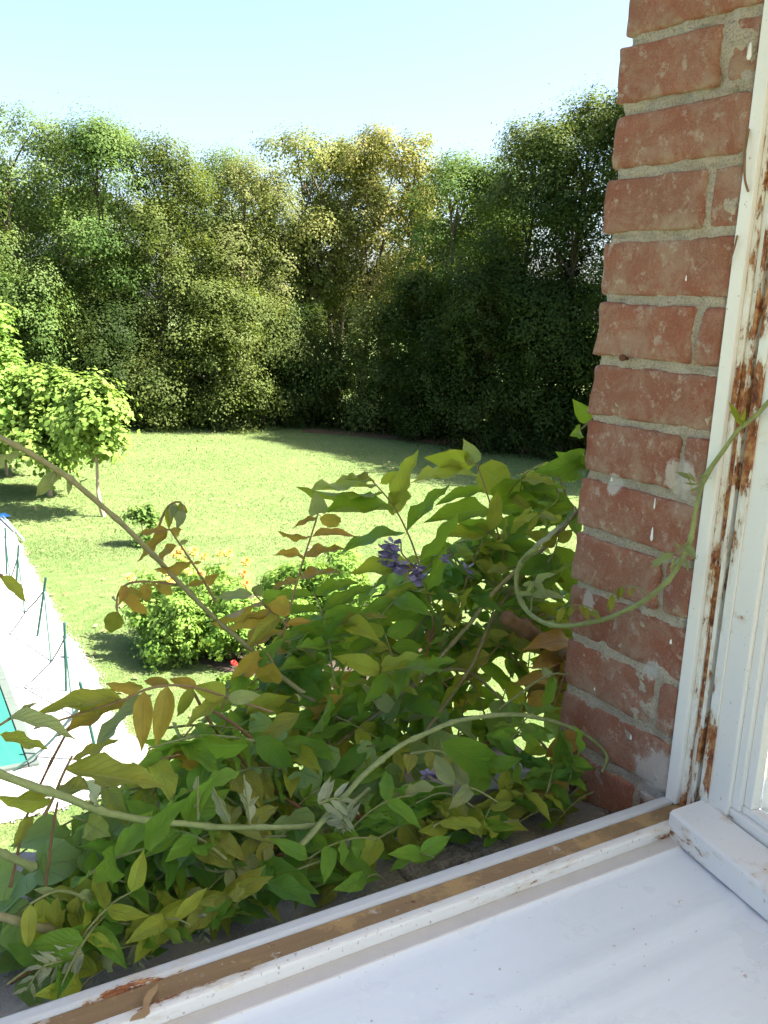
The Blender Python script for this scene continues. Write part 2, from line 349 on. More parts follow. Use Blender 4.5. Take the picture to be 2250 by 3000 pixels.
    M['l_ivyblue'] = leaf_mat('leaf_ivy_blue', (.13, .30, .06), (.22, .35, .11), (.32, .46, .20), .18, .38, palmate=True)
    M['stem_green'] = simple('stem_green', (.25, .29, .11), .6, .3, 90, .0012)
    M['stem_olive'] = simple('stem_olive', (.27, .25, .12), .65, .3, 90, .0012)
    M['stem_brown'] = simple('stem_brown', (.20, .115, .055), .8, .3, 70, .0012)
    M['rachis'] = simple('leaf_stalk', (.26, .17, .08), .65, .2, 50)
    M['rachis_green'] = simple('green_leaf_stalk', (.22, .24, .09), .65, .2, 50)
    M['wisteria_flower'] = simple('violet_petals', (.30, .25, .46), .6, .3, 120)
    # garden things
    M['post'] = simple('green_post_paint', (.012, .07, .05), .5, .2, 10)
    M['rope'] = simple('dark_green_rope', (.03, .08, .065), .85, .25, 90, .002)
    M['coping'] = simple('pool_coping', (.085, .105, .09), .8, .15, 6, .003)
    n = NB('pool_water'); p = n.pos(); n.bump(n.noise(p, 3, 3), .25, .03); M['water'] = n.done(n.mix(n.noise(n.scale(p, (3, .6, 1)), 2, 3), (.015, .12, .10), (.04, .20, .12)), .4, .2)  # stretched noise paints reflection streaks into the water colour
    M['blue'] = simple('blue_tarp', (.06, .27, .62), .5, .2, 12)
    M['pale_pole'] = simple('pale_blue_pole', (.45, .60, .66), .4, .1, 12)
    M['yellow_petal'] = simple('yellow_petals', (.62, .43, .08), .6, .15, 60)
    M['orange_petal'] = simple('orange_petals', (.62, .30, .07), .6, .15, 60)
    M['red_petal'] = simple('red_petals', (.50, .03, .015), .6, .15, 60)
    M['nail'] = simple('rusty_nail', (.12, .05, .03), .8, .4, 200)
    M['drop'] = simple('white_paint_drop', (.85, .85, .84), .5, .04, 30)
    M['twig'] = simple('dry_twig', (.22, .13, .07), .85, .3, 80)
    return M
M = make_mats()

# ------------------------------------------------------------------ ground: lawn, gravel, pool
def poly_mask(px, py, poly):
    ins = np.zeros(len(px), bool); j = len(poly) - 1
    for i in range(len(poly)):
        xi, yi = poly[i]; xj, yj = poly[j]
        c = ((yi > py) != (yj > py)) & (px < (xj - xi) * (py - yi) / (yj - yi + 1e-12) + xi)
        ins ^= c; j = i
    return ins
def sheet(name, pts, z, mat, kind='structure', sub=None):
    me = bpy.data.meshes.new(name); bm = bmesh.new()
    f = bm.faces.new([bm.verts.new((p[0], p[1], z)) for p in pts]); bm.normal_update()
    if f.normal.z < 0: bmesh.ops.reverse_faces(bm, faces=[f])
    bmesh.ops.triangulate(bm, faces=bm.faces[:]); bm.to_mesh(me); bm.free()
    return tag(obj(name, me, mat), kind=kind)
big = bpy.data.meshes.new('lawn')
NX = 90
xs = np.concatenate([np.linspace(-900, -60, 8), np.linspace(-40, 90, 66), np.linspace(120, 900, 8)])
ys = np.concatenate([np.linspace(-900, -60, 8), np.linspace(-40, 90, 66), np.linspace(120, 900, 8)])
gx, gy = np.meshgrid(xs, ys); gz = np.zeros_like(gx)
ins = (np.abs(gx) < 80) & (gy > 20) & (gy < 80)
gz[ins] = -.02 + .02 * np.sin(gx[ins] * .5) * np.cos(gy[ins] * .4)
V = np.stack([gx.ravel(), gy.ravel(), gz.ravel()], 1); w = len(xs)
ii, jj = np.meshgrid(np.arange(len(ys) - 1), np.arange(w - 1), indexing='ij'); q = (ii * w + jj).ravel()
lawn = np_mesh('lawn', V, np.stack([q, q + 1, q + 1 + w, q + w], 1), M['lawn'], smooth=True); tag(lawn, kind='structure')

gpix = [(0, 1512), (38, 1560), (78, 1625), (104, 1690), (138, 1742), (166, 1800), (186, 1832), (215, 1882), (258, 1932), (284, 1985), (305, 2040), (350, 2110), (420, 2190), (478, 2270), (470, 2285), (325, 2325), (135, 2384), (0, 2415)]
GR = [tuple(gnd(*q)[:2]) for q in gpix]
GR2 = []
for i, a in enumerate(GR[:-1]):
    b = GR[i + 1]
    for k in range(6):
        t = k / 6; x = a[0] + (b[0] - a[0]) * t; y = a[1] + (b[1] - a[1]) * t
        s = .10 * mnoise.noise(Vector((x * 2.2, y * 2.2, 3)))
        GR2.append((x + s, y + s * .6))
GR2 += [GR[-1], (-6, 10.2), (-6, 27), (2.6, 27.2)]
sheet('gravel_terrace', GR2, .012, M['gravel'])
BED = [tuple(gnd(*q)[:2]) for q in [(430, 1870), (500, 1915), (640, 1960), (760, 2010), (900, 2080), (1020, 2040), (1250, 2000), (1300, 1850), (1150, 1720), (900, 1690), (640, 1760), (450, 1800)]]
sheet('flower_bed_soil', BED, .010, M['soil'])
EDGE = [tuple(gnd(*q)[:2]) for q in [(880, 1266), (1100, 1283), (1330, 1306), (1650, 1345), (1900, 1375), (1900, 1300), (1650, 1285), (1200, 1262), (900, 1250)]]
sheet('leaf_litter_strip', EDGE, .012, M['litter'])

# pool corner: coping stones, wall and water
pc = gnd(118, 2246); pa = gnd(-8, 1920); pb = gnd(-40, 2247)
e1 = (pa - pc); e1.z = 0; e1 = e1.normalized(); e2 = Vector((-e1.y, e1.x, 0)); e2 = e2 if e2.x < 0 else -e2
pool = empty('swimming_pool', pc, label='teal water pool with pale stone coping at the edge of the white gravel', cat='pool')
pm = Matrix(((e1.x, e2.x, 0, pc.x), (e1.y, e2.y, 0, pc.y), (0, 0, 1, 0), (0, 0, 0, 1)))
def coping(u0, u1, v0, v1):
    box('coping_stone', (u0 + .006, v0 + .006, -.02), (u1 - .006, v1 - .006, .055), M['coping'], pool, .006, pm)
for k in range(8): coping(k * .75, (k + 1) * .75, 0, .14)
for k in range(6): coping(0, .1, .14 + k * .7, .14 + (k + 1) * .7)
for k in range(6): coping(5.8, 6.0, .14 + k * .7, .14 + (k + 1) * .7)
box('pool_wall', (.15, .15, -1.2), (5.85, 4.25, -.021), M['water'], pool, 0, pm)
box('water', (.1, .14, -.02), (5.8, 4.34, .03), M['water'], pool, 0, pm)

# grass blades and fallen pebbles
rng = np.random.default_rng(3)
def scatter_polar(n, r0, r1, a0, a1, power=1.0):
    r = (r0 ** power + rng.random(n) * (r1 ** power - r0 ** power)) ** (1 / power); a = np.radians(a0 + rng.random(n) * (a1 - a0))
    return r * np.sin(a), r * np.cos(a), r
GRa = np.array(GR2); BEDa = np.array(BED)
def blades(name, n, r0, r1, h0, h1, w0, power):
    x, y, r = scatter_polar(n, r0, r1, 4, 58, power)
    keep = ~poly_mask(x, y, GR2) & ~poly_mask(x, y, BED)
    x, y, r = x[keep], y[keep], r[keep]; n = len(x)
    h = h0 + rng.random(n) * (h1 - h0); w = w0 * (.7 + .6 * rng.random(n)); a = rng.random(n) * 6.283
    b = np.stack([np.cos(a) * w, np.sin(a) * w, np.zeros(n)], 1); base = np.stack([x, y, np.zeros(n) - .01], 1)
    lean = rng.normal(0, .6, (n, 2)) * h[:, None]
    tip = base + np.stack([lean[:, 0], lean[:, 1], h], 1)
    V = np.stack([base - b, base + b, tip], 1).reshape(-1, 3); Fc = np.arange(3 * n).reshape(-1, 3)
    return tag(np_mesh(name, V, Fc, M['blade']), 'short sunlit lawn grass', 'grass', kind='stuff')
blades('grass', 170000, 8.5, 24, .025, .05, .006, 1.2)
o = blades('grass', 110000, 22, 46, .03, .055, .012, 1.4); o['label'] = 'lawn grass farther out towards the trees'

x, y, r = scatter_polar(900, 9, 44, 6, 50, 1.6); k_ = ~poly_mask(x, y, GR2); x, y = x[k_], y[k_]; n = len(x)
a = rng.random(n) * 6.283; L_ = .03 + .04 * rng.random(n); z = .04 + .02 * rng.random(n)
c_ = np.stack([x, y, z], 1); t_ = np.stack([np.cos(a), np.sin(a), rng.normal(0, .3, n)], 1) * L_[:, None]; b_ = np.stack([-np.sin(a), np.cos(a), rng.normal(0, .3, n)], 1) * L_[:, None] * .6
tag(np_mesh('fallen_leaves', np.stack([c_ - t_, c_ + b_, c_ + t_, c_ - b_], 1).reshape(-1, 3), np.arange(4 * n).reshape(-1, 4), simple('fallen_leaf', (.30, .21, .09), .8, .35, 3)), 'brown fallen leaves strewn over the lawn', 'leaves', kind='stuff')

# ------------------------------------------------------------------ the house: bricks, mortar, window
XA, YW, YF = .821, .838, .652
Z0 = EYE + .302                         # first bed joint
house = empty('brick_house', (XA + .2, YW - .1, 0), label='old red brick house wall with pale mortar around the open window', cat='house')
def brick_mesh(lx, ly, lz, seed, r=.006):
    bm = bmesh.new(); bmesh.ops.create_cube(bm, size=1)
    bmesh.ops.subdivide_edges(bm, edges=bm.edges[:], cuts=9, use_grid_fill=True)
    sv = Vector((seed * 3.7, seed * 1.3, seed * 2.1)); hx, hy, hz = lx / 2, ly / 2, lz / 2
    for v in bm.verts:
        c = v.co.copy()
        # pull the grid towards the edges so that rounding has vertices
        for i in range(3):
            s = 1 if c[i] > 0 else -1; c[i] = s * .5 * (1 - (1 - abs(c[i]) * 2) ** 1.7)
        p = Vector((c.x * lx, c.y * ly, c.z * lz))
        rr = r * (1.1 + .9 * mnoise.noise((p + sv) * 30)); rr = max(.002, rr)
        q = Vector((max(-hx + rr, min(hx - rr, p.x)), max(-hy + rr, min(hy - rr, p.y)), max(-hz + rr, min(hz - rr, p.z))))
        d = p - q
        if d.length > 1e-6: p = q + d.normalized() * rr
        nn = p.copy(); nn = Vector((p.x / hx ** 1, p.y / hy, p.z / hz)); nn.normalize()
        k = .0030 * mnoise.noise((p + sv) * 28) + .0016 * mnoise.noise((p + sv) * 90)
        edge = mnoise.noise((p + sv) * 14 + Vector((9, 9, 9)))
        if edge > .38 and d.length > 1e-5: k -= .006 * (edge - .38)
        v.co = p + nn * k
    me = bpy.data.meshes.new('brick'); bm.to_mesh(me); bm.free()
    me.polygons.foreach_set('use_smooth', [True] * len(me.polygons))
    return me
JT = .0092
rb = random.Random(11)
course = -7
sd = 1
while Z0 - course * .07 > EYE - .66:
    zt = Z0 - course * .07 - JT / 2 + rb.uniform(-.0015, .0015); zb = Z0 - (course + 1) * .07 + JT / 2
    yo = YW + rb.uniform(-.004, .002)
    spans = []
    if course % 2 == 0:
        j = .690 + rb.uniform(-.006, .006); spans = [(j + .004, yo), (YF + .0008, j - .004)]
    else:
        spans = [(YF + .0008, yo)]
    for (y0, y1) in spans:
        lx = .11 if course % 2 == 1 else .22
        me = brick_mesh(lx, y1 - y0, zt - zb, sd, .0032 + rb.random() * .003); sd += 1
        c = Vector((XA + lx / 2 + rb.uniform(-.0015, .002), (y0 + y1) / 2, (zt + zb) / 2))
        o = obj('brick', me, M['brick'], house, Matrix.Translation(c) @ Matrix.Rotation(rb.uniform(-.012, .012), 4, 'X'))
    course += 1
# mortar body with a rough, recessed skin
def rough_block(name, lo, hi, cell, amp, mat, parent, seed=0, freq=30):
    bm = bmesh.new(); L = [hi[i] - lo[i] for i in range(3)]; nn = [max(1, int(round(L[i] / cell))) for i in range(3)]
    grid = {}
    def vert(i, j, k):
        key = (i, j, k)
        if key not in grid:
            p = Vector((lo[0] + L[0] * i / nn[0], lo[1] + L[1] * j / nn[1], lo[2] + L[2] * k / nn[2]))
            q = p * freq + Vector((seed, seed, seed))
            grid[key] = bm.verts.new(p + Vector((mnoise.noise(q), mnoise.noise(q + Vector((7, 3, 1))), mnoise.noise(q + Vector((1, 9, 4))))) * amp + Vector((mnoise.noise(q * 3), mnoise.noise(q * 3 + Vector((5, 5, 5))), mnoise.noise(q * 3.1))) * amp * .5)
        return grid[key]
    for a in range(3):
        b, c = [(1, 2), (0, 2), (0, 1)][a]
        for e in (0, nn[a]):
            for i in range(nn[b]):
                for k in range(nn[c]):
                    def vv(u, w):
                        t = [0, 0, 0]; t[a] = e; t[b] = u; t[c] = w; return vert(*t)
                    bm.faces.new([vv(i, k), vv(i + 1, k), vv(i + 1, k + 1), vv(i, k + 1)])
    bmesh.ops.recalc_face_normals(bm, faces=bm.faces[:])
    me = bpy.data.meshes.new(name); bm.to_mesh(me); bm.free()
    me.polygons.foreach_set('use_smooth', [True] * len(me.polygons))
    return obj(name, me, mat, parent)
rough_block('mortar', (XA + .0040, YF + .004, EYE - .66), (XA + .1, YW - .0105, EYE + .8), .0045, .0042, M['mortar'], house, 3, 55)
# rest of the facade round the opening, floor slab, roof
XL = -.42
box('wall', (XA + .1005, .50, 0), (8, YW - .012, 10.2), M['facade'], house)
box('wall', (-9, .50, 0), (XL, YW - .012, 10.2), M['facade'], house)
box('wall', (XL + .0005, .50, EYE + .801), (XA + .10, YW - .012, 10.2), M['facade'], house)
box('wall', (XL + .0005, .50, 0), (XA + .10, YW - .012, EYE - .661), M['facade'], house)
box('roof', (-9.4, -1.5, 10.205), (8.4, YW + .35, 10.5), M['coping'], house)  # unseen; cut short behind so skylight reaches the window
# inside: ceiling, floor and inner face of the wall
tag(box('ceiling', (-2.2, -1.3, EYE + 1.25), (2.6, .499, EYE + 1.35), M['plaster']), kind='structure')  # unseen; sized to stop the sun yet let skylight in from behind
tag(box('floor', (-2.2, -2.5, EYE - 1.6), (2.6, .499, EYE - 1.5), M['floor']), kind='structure')
tag(box('wall_inner', (XA + .15, .470, EYE - 1.499), (2.6, .4985, EYE + 1.249), M['plaster']), kind='structure')

# outer stone sill
sill_out = empty('stone_window_ledge', (.2, .8, EYE - .60), label='rough grey stone ledge outside the window under the vines', cat='ledge')
rough_block('slab', (XL + .002, .662, EYE - .655), (XA - .004, .925, EYE - .592), .012, .006, M['stone'], sill_out, 8, 16)
rough_block('stone_chunk', (.52, .715, EYE - .60), (.645, .785, EYE - .580), .006, .009, M['stone_pale'], sill_out, 21, 45)
rough_block('stone_chunk', (.13, .845, EYE - .60), (.40, .93, EYE - .573), .010, .008, M['stone'], sill_out, 4, 20)
rough_block('stone_chunk', (.60, .80, EYE - .60), (.80, .90, EYE - .568), .010, .008, M['stone'], sill_out, 14, 20)

# window frame: bottom rail and right jamb with the same outer strip / bare rebate / inner lip
frame = empty('window_frame', (.2, .63, EYE - .56), label='white painted wooden window frame with rusty peeling rebate', cat='window frame')
zr = EYE - .533
def strip(name, lo, hi, mat, bev=.0015): return box(name, lo, hi, mat, frame, bev)
strip('outer_strip', (XL, .640, zr - .08), (XA - .0005, .6535, zr), M['greypaint'], .003)
strip('rebate', (XL, .6175, zr - .08), (XA + .02, .6397, zr - .0035), M['bare_wood'], .001)
strip('inner_lip', (XL, .606, zr - .08), (XA - .006, .6172, zr - .0015), M['lip'], .003)
zj0, zj1 = zr - .003, EYE + .80
strip('jamb_strip', (XA - .0015, .6352, zj0), (XA + .06, .6515, zj1), M['paint'], .002)
strip('jamb_step', (XA + .004, .6275, zj0), (XA + .06, .6350, zj1), M['paint_worn'], .001)
strip('jamb_rebate', (XA + .006, .6190, zj0), (XA + .06, .6273, zj1), M['groove'], .001)
strip('jamb_lip', (XA + .001, .6140, zj0), (XA + .06, .6188, zj1), M['paint_worn'], .001)
strip('jamb_seal', (XA + .009, .6085, zj0), (XA + .06, .6138, zj1), simple('grey_gap', (.30, .28, .27), .8, .1), .0005)
strip('head_rail', (XL, .606, zj1), (XA + .06, .6515, zj1 + .05), M['paint'], .002)
strip('left_jamb', (XL - .05, .606, zr), (XL, .6515, zj1), M['paint'], .002)

fl = [at(*SC7_(*q), z=zr + .0012) for q in [(700, 2010), (715, 1985), (770, 1945), (775, 1895), (800, 1850), (855, 1808), (850, 1840), (825, 1880), (805, 1920), (810, 1965), (780, 1990)]]
wobj('paint_flake', fl + [p - Vector((0, 0, .0009)) for p in fl], [tuple(range(11))] + [(i, (i + 1) % 11, 11 + (i + 1) % 11, 11 + i) for i in range(11)], simple('tan_flake', (.42, .27, .13), .8, .2, 60), frame)
# inner sill board: dusty strip, then glossy board with two soft swells
board = empty('inner_window_sill', (.2, .45, EYE - .56), label='glossy white painted inner window sill below the frame', cat='window sill')
box('dusty_strip', (XL, .589, EYE - .62), (XA + .1, .6058, EYE - .5475), M['dusty'], board, .0008)
def sill_profile():
    V = []; Fc = []; ysamp = [.5888 - .30 * i / 60 for i in range(61)]
    for x in (XL, XA + .12):
        for i, y in enumerate(ysamp):
            z = EYE - .549 - (.0022 if i > 0 else .0)
            z += .0016 * math.exp(-((y - .500) / .013) ** 2) + .0013 * math.exp(-((y - .462) / .010) ** 2) - .003 * max(0, (.44 - y) / .15)
            V.append((x, y, z))
        V.append((x, .2886, EYE - .60)); 
    n = len(ysamp) + 1
    for i in range(n - 1): Fc.append((i, i + 1, n + i + 1, n + i))
    return V, Fc
V, Fc = sill_profile(); wobj('board', V, Fc, M['sill'], board, smooth=True)

# open casement, swung inwards about 78 degrees
ca = math.radians(12)
hinge = Vector((XA + .001, .6075, 0))
cu = Vector((-math.sin(ca), -math.cos(ca), 0)); cn = Vector((-math.cos(ca), math.sin(ca), 0))
cm = Matrix(((cu.x, cn.x, 0, hinge.x), (cu.y, cn.y, 0, hinge.y), (0, 0, 1, 0), (0, 0, 0, 1)))
case = empty('open_casement', (hinge.x, hinge.y, EYE - .5), label='white wooden casement swung open into the room with scratched bottom rail', cat='window')
zc0, zc1 = EYE - .5125, EYE + .74
box('stile', (.001, -.045, zc0 - .03), (.0445, 0, zc1), M['paint_worn'] if False else M['paint_scuffed'], case, .002, cm)
box('stile_edge', (.0012, .0002, zc0 - .0), (.014, .0022, zc1), M['paint_worn'], case, .0006, cm)
box('glazing_bead', (.0447, -.04, zc0 + .012), (.056, -.004, zc1), M['paint_scuffed'], case, .0015, cm)
box('glazing_bead', (.0562, -.04, zc0 + .020), (.068, -.009, zc1), M['paint'], case, .0015, cm)
box('bottom_rail', (.0447, -.045, zc0 - .03), (.46, -.002, zc0 + .0118), M['paint_scuffed'], case, .002, cm)
box('bottom_bead', (.0562, -.04, zc0 + .0120), (.46, -.008, zc0 + .0198), M['paint'], case, .0015, cm)
box('pane', (.0682, -.0235, zc0 + .02), (.44, -.0195, zc1), M['glass'], case, 0, cm)
box('far_stile', (.46, -.045, zc0 - .03), (.505, 0, zc1), M['paint'], case, .002, cm)
# weather bar with sloping top
wb = [(.006, .0004), (.50, .0004)]
V = []
for u in (.007, .505):
    for (nrm, z) in ((.0004, EYE - .5115), (.040, EYE - .5185), (.043, EYE - .5215), (.043, EYE - .5475), (.0004, EYE - .5475)): V.append(cm @ Vector((u, nrm, z)))
Fc = [(0, 1, 6, 5), (1, 2, 7, 6), (2, 3, 8, 7), (3, 4, 9, 8), (0, 4, 3, 2, 1), (5, 6, 7, 8, 9)]
wobj('weather_bar', V, Fc, M['paint_scuffed'], case)

# small things on the wall
def nail():
    p = at(1838, 1050, x=XA + .002); q = p + Vector((-.014, -.006, .001))
    V, Fc = tube_vf([p, q], .0022, .0022, 8); tube_vf([q, q + Vector((-.002, -.001, 0))], .0042, .0040, 8, V, Fc)
    tag(wobj('nail', V, Fc, M['nail'], org=p), 'rusty nail sticking out of a mortar joint', 'nail')
nail()
P = smooth_path([at(2192, 378, x=XA - .003), at(2182, 450, x=XA - .007), at(2182, 520, x=XA - .006), at(2192, 562, x=XA - .003)])
V, Fc = tube_vf(P, .0016, .0011, 5); tag(wobj('dry_stalk', V, Fc, M['twig'], org=P[0]), 'brown dry stalk bowed against the upper frame', 'stalk')
P = smooth_path([at(2160, 690, x=XA - .003), at(2148, 740, x=XA - .005), at(2130, 790, x=XA - .003)])
V, Fc = tube_vf(P, .0011, .0007, 5); tag(wobj('dry_stalk', V, Fc, M['twig'], org=P[0]), 'short thin straw on brick below the bowed dry stalk', 'stalk')
drops = [(2196, 150, 9, 24), (1918, 1475, 4, 20), (1910, 1565, 7, 24), (1965, 1880, 6, 9), (1742, 2018, 4, 7), (1848, 2160, 5, 10), (2010, 815, 4, 9), (1792, 1405, 6, 8)]
for i, (u, v, wpx, hpx) in enumerate(drops):
    c = at(u, v, x=XA - .0028); k = .00035; V = []; Fc = []
    for a in range(10):
        t = 2 * math.pi * a / 10; s = 1 if math.sin(t) < 0 else .55
        V.append(c + Vector((.0, math.cos(t) * wpx * k * s * 1.2, math.sin(t) * hpx * k)))
    V.append(c + Vector((-.0016, 0, -hpx * k * .3)))
    for a in range(10): Fc.append((a, (a + 1) % 10, 10))
    wobj('paint_splash', V, Fc, M['drop'], house)

# ------------------------------------------------------------------ trees
def leaf_quads(P, N, L, W, rng):
    n = len(P); t = rng.normal(size=(n, 3)); t -= N * np.sum(t * N, 1)[:, None]; t /= np.linalg.norm(t, axis=1)[:, None] + 1e-9
    b = np.cross(N, t); L = (L * (.65 + .7 * rng.random(n)))[:, None]; W = (W * (.65 + .7 * rng.random(n)))[:, None]
    k = N * L * .12
    V = np.stack([P - t * L * .5, P + b * W * .5 - t * L * .06 + k, P + t * L * .5, P - b * W * .5 - t * L * .06 + k], 1).reshape(-1, 3)
    return V, np.arange(4 * n).reshape(-1, 4)
def lobe_leaves(C, R, n, rng, flat=.75, up=.5, sub=7, soft=1.0):
    """n leaves on clusters of twigs round lobes with centres C and radii R"""
    m = len(C); d = rng.normal(size=(m * sub, 3)); d /= np.linalg.norm(d, axis=1)[:, None]; k = np.repeat(np.arange(m), sub)
    low = (d[:, 2] < -.3) & (rng.random(len(d)) < .6); d[low, 2] *= -1
    SC = C[k] + d * (R[k] * (.55 + .6 * rng.random(m * sub)))[:, None] * np.array([1, 1, flat]); SR = R[k] * (.22 + .3 * rng.random(m * sub)); out = d
    w = SR ** 2; idx = rng.choice(m * sub, n, p=w / w.sum())
    g = rng.normal(size=(n, 3)); P = SC[idx] + g * SR[idx][:, None] * np.array([.72, .72, .6]) * soft
    stray = rng.random(n) < .05; P[stray] += rng.normal(0, .4, (stray.sum(), 3)) * R[k][idx[stray]][:, None]
    P[:, 2] -= .25 * (g[:, 0] ** 2 + g[:, 1] ** 2) * SR[idx] * .6
    N = out[idx] * 1.1 + g * .45 + np.array([0, 0, up]) + rng.normal(0, .22, (n, 3)); N /= np.linalg.norm(N, axis=1)[:, None]
    return P, N
def tree(name, base, height, R, zb, kind, seed, label, cat='tree', group=None, nleaf=34000, size=.125, lobes=64, lobe_r=.95, trunk_r=.22, lean=(0, 0), bark='bark', up=.5, aspect=.68, trunks=1, top=.5, mats=None):
    rng = np.random.default_rng(seed); base = Vector(base)
    root = empty(name, base, label=label, cat=cat, group=group)
    t = rng.random(lobes); prof = np.sqrt(np.clip(1 - ((t - top * .85) / (1.02 - top * .85 if True else 1)) ** 2, .05, 1)) if False else None
    u = np.where(t < top, t / top, (1 - t) / (1 - top)); prof = np.clip(u, 0, 1) ** .5 * .85 + .15
    a = rng.random(lobes) * 6.283; rr = R * prof * np.sqrt(.12 + .88 * rng.random(lobes))
    lr = lobe_r * (.65 + .7 * rng.random(lobes)); z = zb + t * (height - zb)
    z = np.minimum(z, height - lr * .6)
    C = np.stack([base.x + lean[0] * z / height + rr * np.cos(a), base.y + lean[1] * z / height + rr * np.sin(a), base.z + z], 1)
    P, N = lobe_leaves(C, lr, nleaf, rng, .8, up); P[:, 2] = np.maximum(P[:, 2], base.z + .1)
    V, Fc = leaf_quads(P, N, size, size * aspect, rng)
    # trunk and limbs
    TV, TF = [], []
    for k in range(trunks):
        w = rng.normal(0, .012 * height, (6, 2)) * (1 if trunks == 1 else 1.6); w[0] = rng.normal(0, .25, 2) if trunks > 1 else 0
        spread = rng.normal(0, R * .3, 2) if trunks > 1 else np.zeros(2)
        tp = [Vector((base.x + lean[0] * q + w[i][0] + spread[0] * q, base.y + lean[1] * q + w[i][1] + spread[1] * q, base.z - .1 + q * height * .86)) for i, q in enumerate((0, .18, .36, .55, .76, 1))]
        sp = smooth_path(tp, 3); tube_vf(sp, trunk_r / trunks ** .4, trunk_r * .18, 8, TV, TF)
        for c in C[rng.permutation(lobes)[:max(6, lobes // (3 * trunks))]]:
            hh = max(.25, (c[2] - base.z - rng.uniform(.8, 2.2) * height / 14) / (height * .86)); i = min(len(sp) - 2, max(2, int(hh * (len(sp) - 1)))); s = sp[i]
            mid = (s + Vector(c)) / 2 + Vector((0, 0, .12 * height / 14)); tube_vf(smooth_path([s, mid, Vector(c)], 2), trunk_r * .28, trunk_r * .06, 5, TV, TF)
    wobj('trunk', TV, TF, M[bark], root)
    if mats and len(mats) == 2:      # sunlight on the tops put in as a second leaf tone
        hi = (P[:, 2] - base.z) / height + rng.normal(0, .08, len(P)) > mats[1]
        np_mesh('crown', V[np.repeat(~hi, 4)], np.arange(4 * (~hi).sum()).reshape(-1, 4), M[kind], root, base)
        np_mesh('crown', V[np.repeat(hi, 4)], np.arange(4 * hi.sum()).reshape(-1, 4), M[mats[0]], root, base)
    else:
        np_mesh('crown', V, Fc, M[kind], root, base)
    return root
def forest(px, ytop, d, R, zb, kind, seed, label, name='forest_tree', **k):
    t = at(px, ytop, d=d); k.setdefault('group', 'trees at the edge of the lawn')
    return tree(name, (t.x, t.y, 0), t.z, R, zb, kind, seed, label, **k)
FT = [
 (-170, 330, 47, 3.0, 2, 'f_ash', 1, 'tall grey-green tree at the far left edge of the woods', {}),
 (45, 318, 47, 3.0, 3.0, 'f_ash', 2, 'airy grey-green ash tree, highest of the trees at left', dict(nleaf=27000)),
 (175, 372, 50, 2.3, 4, 'f_ash', 3, 'pale ash crown showing sky gaps beside the highest left tree', dict(nleaf=18000)),
 (305, 372, 47, 2.3, 2.5, 'f_green', 4, 'mid green tree with a pointed top between ash and olive tree', {}),
 (480, 415, 46.5, 2.6, 2.5, 'f_olive', 5, 'olive brown tree with reddish twiggy top', dict(nleaf=33000)),
 (640, 438, 55, 2.2, 4, 'f_ash', 6, 'pale green treetop peeping out behind the tan tree', dict(nleaf=16500)),
 (715, 478, 47.5, 2.3, 3, 'f_tan', 7, 'tan coloured round tree left of the yellow chestnut', {}),
 (905, 400, 50, 3.0, 6.4, 'f_yellow', 8, 'thin yellow chestnut tree with bare trunks and sky showing through', dict(nleaf=26000, trunks=3, lobes=70, lobe_r=.85, top=.7, size=.15)),
 (1015, 425, 52, 2.0, 6.0, 'f_yellow', 9, 'yellowish crown squeezed between the two chestnuts', dict(nleaf=17000, trunks=2, lobes=50, lobe_r=.8, top=.7, size=.15)),
 (1155, 382, 49, 2.6, 5.0, 'f_brown', 10, 'rust brown chestnut tree in the middle of the woods', dict(nleaf=26000, trunks=2, top=.7, size=.15)),
 (1330, 450, 45, 2.5, 3, 'f_green', 11, 'fresh green ash tree right of the brown chestnut', dict(nleaf=28500)),
 (1455, 500, 46, 2.0, 3, 'f_green', 12, 'smaller green tree tucked before the dark evergreens', {}),
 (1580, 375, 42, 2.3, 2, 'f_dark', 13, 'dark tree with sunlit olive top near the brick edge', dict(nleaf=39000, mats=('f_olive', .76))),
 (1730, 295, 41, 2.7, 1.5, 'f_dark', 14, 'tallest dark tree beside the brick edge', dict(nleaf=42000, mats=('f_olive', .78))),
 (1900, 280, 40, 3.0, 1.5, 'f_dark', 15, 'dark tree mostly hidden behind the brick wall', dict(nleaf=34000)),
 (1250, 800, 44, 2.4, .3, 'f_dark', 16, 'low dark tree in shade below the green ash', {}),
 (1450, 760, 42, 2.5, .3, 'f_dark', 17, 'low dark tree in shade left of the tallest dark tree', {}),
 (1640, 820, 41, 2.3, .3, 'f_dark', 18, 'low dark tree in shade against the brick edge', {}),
 (1080, 890, 46, 2.0, .3, 'f_olive', 19, 'understorey tree with sunlit yellow top below the brown chestnut', dict(nleaf=18000, mats=('f_yellow', .7))),
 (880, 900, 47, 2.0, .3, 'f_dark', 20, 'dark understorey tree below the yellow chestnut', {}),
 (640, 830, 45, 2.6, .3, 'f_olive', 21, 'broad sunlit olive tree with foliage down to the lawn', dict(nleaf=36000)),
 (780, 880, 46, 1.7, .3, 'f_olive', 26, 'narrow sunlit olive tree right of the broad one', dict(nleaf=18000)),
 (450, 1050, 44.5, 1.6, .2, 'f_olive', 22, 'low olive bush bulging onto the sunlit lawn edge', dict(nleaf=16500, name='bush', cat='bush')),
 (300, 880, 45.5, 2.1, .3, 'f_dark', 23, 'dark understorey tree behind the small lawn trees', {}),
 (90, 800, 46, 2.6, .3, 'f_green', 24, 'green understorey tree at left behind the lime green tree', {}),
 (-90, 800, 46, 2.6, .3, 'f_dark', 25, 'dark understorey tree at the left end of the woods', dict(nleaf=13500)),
]
for px, yt, d, R, zb, kind, seed, label, k in FT:
    forest(px, yt, d, R, zb, kind, seed, label, **k)
